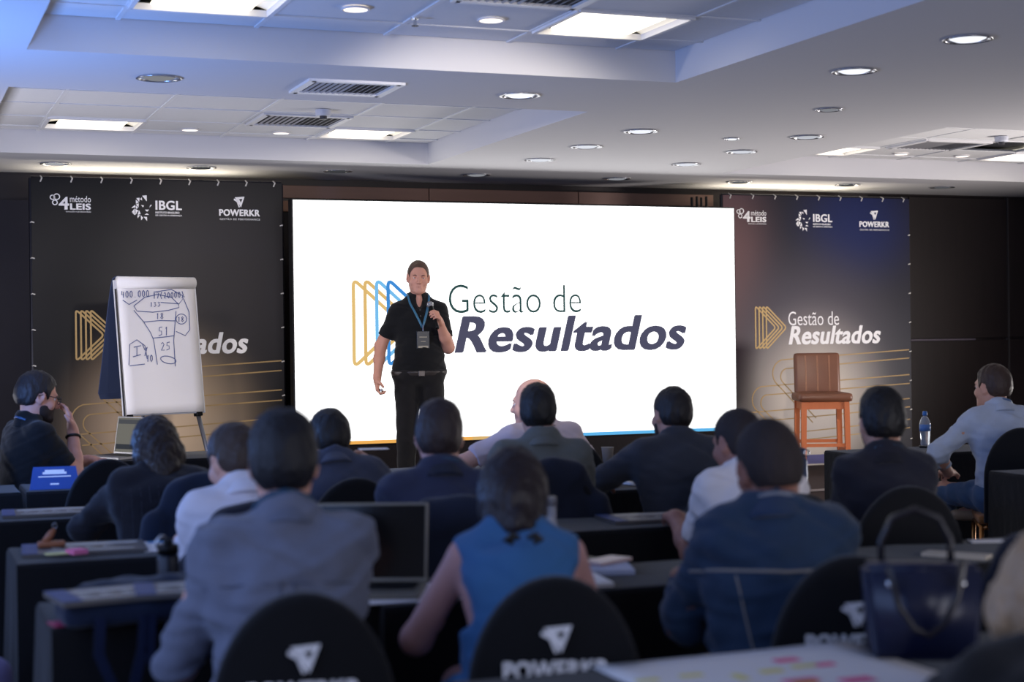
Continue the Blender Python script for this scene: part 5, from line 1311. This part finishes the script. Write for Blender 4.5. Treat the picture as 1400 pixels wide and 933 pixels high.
t = flat('phone', 'phone in a pale pink case lying on the papers by the denim jacket', 'phone', rect(2.02, 4.40, .08, .155, -62), .758, .010, mat('phone_pink', (206, 180, 178), .4))
bm = nb(); box(bm, (-.05, .03, .010), (-.02, .06, .0125), .002); obj('camera_bump', bm, BLACKM, t)
# glass bottle
t = thing('glass_bottle', 'slim clear bottle with a grey cap right of the woman in blue', 'bottle', (1.865, 4.46, .742))
GL = mat('bottle_glass', (206, 206, 214), .12, trans=.55)
bm = nb(); lathe(bm, [(.0001, .002), (.028, 0), (.031, .008), (.031, .10), (.024, .125), (.018, .15), (.018, .19), (.0001, .19)], 24); obj('body', bm, GL, t, True)
bm = nb(); lathe(bm, [(.0001, .19), (.020, .19), (.020, .212), (.018, .216), (.0001, .216)], 20); obj('cap', bm, mat('cap_grey', (112, 112, 118), .4), t, True)
bm = nb(); lathe(bm, [(.0312, .035), (.0316, .035), (.0316, .085), (.0312, .085)], 24); obj('label_band', bm, mat('label_white', (220, 218, 220), .5), t, True)
# tumbler
v = at_y(1092, 620, 5.55)
t = thing('tumbler', 'blue steel tumbler with a ring lid in front of the bar stool', 'tumbler', (v.x, v.y, .742)); TB = mat('tumbler_blue', (46, 72, 112), .3, metal=.4)
bm = nb(); lathe(bm, [(.0001, 0), (.032, 0), (.034, .01), (.034, .19), (.028, .205), (.0001, .205)], 24); obj('body', bm, TB, t, True)
hh = v.z - .742
bm = nb(); lathe(bm, [(.0001, .20), (.028, .20), (.028, max(.24, hh)), (.0001, max(.24, hh))], 20); obj('lid', bm, TB, t, True)
bm = nb(); tube(bm, [(.018 + .012 * math.cos(a), -.03, .222 + .012 * math.sin(a)) for a in [k * math.pi / 6 for k in range(12)]], .003, 6, True); obj('lid_ring', bm, CHROME, t, True)
# plastic bottle and small things on the right front table
v = at_z(1265, 610, zt); k = 2195 / ((v.x * CF.x + v.y * CF.y)); bh = 47 / k
t = thing('water_bottle', 'clear plastic water bottle with a blue cap on the right front table', 'bottle', (v.x, v.y, zt))
s = bh / .235
PL = mat('bottle_plastic', (226, 230, 236), .08, trans=.7)
bm = nb(); lathe(bm, [(r * s, z * s) for r, z in ((.0001, .003), (.026, 0), (.032, .006), (.031, .05), (.034, .07), (.034, .09), (.036, .10), (.037, .15), (.034, .17), (.022, .195), (.013, .203), (.013, .21), (.0001, .21))], 24); obj('body', bm, PL, t, True)
bm = nb(); lathe(bm, [(r * s, z * s) for r, z in ((.0001, .208), (.016, .208), (.0165, .214), (.0155, .234), (.012, .237), (.0001, .237))], 20); obj('cap', bm, mat('cap_blue', (44, 112, 186), .4), t, True)
bm = nb(); lathe(bm, [(r * s, z * s) for r, z in ((.0374, .102), (.0380, .102), (.0382, .148), (.0374, .148))], 24); lb = obj('label_band', bm, mat('label_blue', (90, 130, 190), .5, vary=.4, vscale=30), t, True)
v = at_z(1280, 612, zt); flat('phone', 'black phone lying between the water bottle and the light blue shirt', 'phone', rect(v.x, v.y, .08, .20, 55), .742, .009, BLACKM)
v = at_z(1293, 611, zt); t = thing('earbud_case', 'white case with an orange tag beside the light blue shirt', 'case', (v.x, v.y, zt))
bm = nb(); box(bm, (-.05, -.03, 0), (.03, .03, .025), .01); obj('shell', bm, WHITE_METAL, t, True); bm = nb(); box(bm, (.03, -.025, .0), (.07, .02, .02), .006); obj('tag', bm, mat('tag_orange', (230, 140, 60), .5), t)
v = Vector((5.38, 6.36, zt)); flat('folder', 'pale folder on the bare table at the right picture edge', 'folder', rect(v.x, v.y, .3, .2, 10), .742, .01, mat('folder_pale', (150, 140, 124), .6))
# tent card
v = at_z(70, 664, zt)
t = thing('tent_card', 'blue tent card with white lines on the front row table', 'card', (v.x, 7.97, zt), R(-6))
bm = nb(); a, hq = .115, .105
for s in (-1, 1):
    q = [(-a, s * .055, .001), (a, s * .055, .001), (a * .86, 0, hq), (-a * .86, 0, hq)]
    bm.faces.new([bm.verts.new(p) for p in q]); bm.faces.new([bm.verts.new((p[0], p[1] - s * .0015 * (1 if p[2] < .05 else 0), p[2] - .0015)) for p in q][::-1])
obj('card', bm, mat('card_blue', (36, 76, 150), .5), t)
M = Matrix.Translation((0, -.0275, hq / 2)) @ Matrix.Rotation(-math.atan2(.055, hq), 4, 'X') @ Matrix.Translation((0, -.0012, 0))
bm = nb()
for w_, z_, h_ in ((.045, .036, .006), (.055, .025, .006), (.075, .007, .003), (.02, -.032, .004)): box(bm, (-w_, -.0006, z_ - h_), (w_, 0, z_ + h_), M=M)
obj('printed_line', bm, PRINT_WHITE, t)
# second row papers and a cup
v = at_z(280, 657, .80)
t = thing('paper_stack', 'white box file right of the woman in the striped blazer', 'box', (1.36, 6.86, .742), R(-4)); bm = nb(); box(bm, (-.09, -.10, 0), (.09, .10, .05), .004); obj('body', bm, PAPER, t); bm = nb(); box(bm, (-.092, -.102, .05), (.092, .102, .058), .003); obj('lid', bm, PAPER, t)
v = at_z(828, 668, zt); t = thing('paper_tray', 'white box of tissues between the olive grey shirt and the charcoal suit', 'box', (v.x, v.y + .06, zt), R(-8)); bm = nb(); box(bm, (-.07, -.06, 0), (.07, .06, .055), .006); obj('body', bm, PAPER, t); bm = nb(); box(bm, (-.04, -.0605, .012), (.04, -.0595, .03)); obj('printed_band', bm, mat('chart_blue', (112, 160, 204), .7), t)
v = at_z(528, 676, zt); flat('paper_sheet', 'white sheets on the table behind the laptop with the black screen', 'paper', rect(v.x, 6.75, .18, .2, 5), .742, .02, PAPER)
v = at_z(884, 662, zt); flat('paper_sheet', 'white sheets under the elbow of the man in the charcoal suit', 'paper', rect(v.x, 6.85, .2, .2, 8), .742, .012, PAPER)
v = at_z(812, 631, zt); t = thing('cup', 'grey paper cup standing right of the bald man', 'cup', (v.x, 7.98, zt)); bm = nb(); lathe(bm, [(.0001, .002), (.026, 0), (.034, .088), (.036, .09), (.033, .088), (.025, .004), (.0001, .006)], 20); obj('body', bm, mat('cup_grey', (128, 124, 122), .5), t, True)
# near right table
v = at_z(1350, 741, zt); flat('paper_sheet', 'pale sheet at the far side of the grey topped table', 'paper', rect(v.x, v.y, .12, .06, -20), .742, .004, PAPER)
v = at_z(1308, 762, zt); flat('notebook', 'cream notebook on the grey topped table behind the handbag', 'notebook', rect(v.x, v.y, .07, .20, 35), .742, .012, mat('cream_paper', (186, 176, 160), .7))
# big sheet with notes on the nearest table
t = thing('canvas_sheet', 'large white sheet with pink and yellow notes on the nearest table', 'poster', (1.69, 2.78, .742))
bm = nb(); W2, D2 = .31, .31
vv = [[bm.verts.new((-W2 + 2 * W2 * i / 10, -D2 + 2 * D2 * j / 10, .002 + .016 * max(0, (i / 10 + j / 10) - 1.55) ** 1.5)) for i in range(11)] for j in range(11)]
for j in range(10):
    for i in range(10): bm.faces.new((vv[j][i], vv[j][i + 1], vv[j + 1][i + 1], vv[j + 1][i]))
ex = bmesh.ops.extrude_face_region(bm, geom=list(bm.faces)); bmesh.ops.translate(bm, vec=(0, 0, -.0018), verts=[v_ for v_ in ex['geom'] if isinstance(v_, bmesh.types.BMVert)])
obj('sheet', bm, PAPER, t, True)
PK, YL, OR_ = mat('note_bright_pink', (236, 104, 150), .8), mat('note_soft_yellow', (226, 214, 122), .8), mat('note_orange', (226, 160, 60), .8)
for px, py, w_, d_, m_ in ((1075, 903, .055, .03, PK), (1055, 918, .05, .025, YL), (1100, 911, .06, .02, YL), (1127, 909, .045, .025, PK), (945, 924, .05, .02, YL), (1012, 926, .02, .05, YL), (1095, 931, .075, .03, PK), (1172, 930, .07, .04, PK), (885, 931, .05, .02, YL), (1100, 934, .05, .03, OR_)):
    v = at_z(px, py, .745); bm = nb(); box(bm, (v.x - 1.69 - w_ / 2, v.y - 2.78 - d_ / 2, .0025), (v.x - 1.69 + w_ / 2, v.y - 2.78 + d_ / 2, .0045)); obj('note', bm, m_, t)
# handbag
hbp = at_z(1212, 893, zt)
t = thing('handbag', 'dark navy leather handbag with two looped handles by the nearest sheet', 'bag', (2.075, 2.90, .742), R(-26))
BAG = mat('bag_leather', (22, 28, 56), .32, bump=(90, .15, .002))
bm = nb()
q = [bm.verts.new(p) for p in ((-.11, -.06, 0), (.11, -.06, 0), (.11, .06, 0), (-.11, .06, 0), (-.125, -.045, .20), (.125, -.045, .20), (.125, .045, .20), (-.125, .045, .20))]
for f in ((3, 2, 1, 0), (0, 1, 5, 4), (1, 2, 6, 5), (2, 3, 7, 6), (3, 0, 4, 7), (4, 5, 6, 7)): bm.faces.new([q[i] for i in f])
bmesh.ops.bevel(bm, geom=list(bm.edges), offset=.012, segments=3, affect='EDGES'); obj('body', bm, BAG, t, True)
for y in (-.05, .05):
    bm = nb(); sgn = -1 if y < 0 else 1
    if y < 0: pts = [(-.075, y * 1.25, .17), (-.078, y * 1.5, .20), (-.06, -.09, .12), (-.03, -.093, .075), (.0, -.093, .06), (.03, -.093, .085), (.06, -.09, .14), (.075, y * 1.5, .21), (.075, y * 1.25, .17)]
    else: pts = [(-.075, y * 1.2, .17), (-.075, y * 1.2, .24), (-.05, y * 1.1, .29), (0, y * 1.1, .31), (.05, y * 1.1, .29), (.075, y * 1.2, .24), (.075, y * 1.2, .17)]
    tube(bm, pts, .0075, 10); obj('handle', bm, mat('handle_leather', (30, 28, 34), .22), t, True)
    for x in (-.075, .075):
        bm = nb(); bmesh.ops.create_uvsphere(bm, u_segments=10, v_segments=8, radius=.010); bmesh.ops.translate(bm, vec=(x, y * 1.3, .165), verts=bm.verts); obj('stud', bm, CHROME, t, True)
# lilac bag on the floor at the left edge
v = at_y(4, 900, 5.2)
t = thing('lilac_bag', 'lilac bag with dark straps under the table at the left bottom edge', 'bag', (.16, 5.05, 0))
F = Field((-.3, -.2, -.02), (.3, .2, .8), .012); F.box(A(0, 0, .25), (.18, .09, .25), None, .05, .02); F.cut(A(0, 0, .004), A(0, 0, -1)); field_obj('body', F, cloth('lilac', (120, 112, 150)), t, (.008, .15, 3))
bm = nb(); band(bm, [(-.05, .5), (.02, .45), (.12, .42), (.16, .36)], .04, .006); o = obj('strap', bm, BLACK_CLOTH, t); o.location = (0, -.098, 0)
# jackets and the chair on the right
c_ = chair((2.67, 3.31), -24, 'chair with white lettering beside the blonde person at the right edge')
jacket((2.67, 3.31), -24, 'dark navy jacket hung over the chair near the blonde hair', (20, 24, 40), 8, False, 1.0, .80)
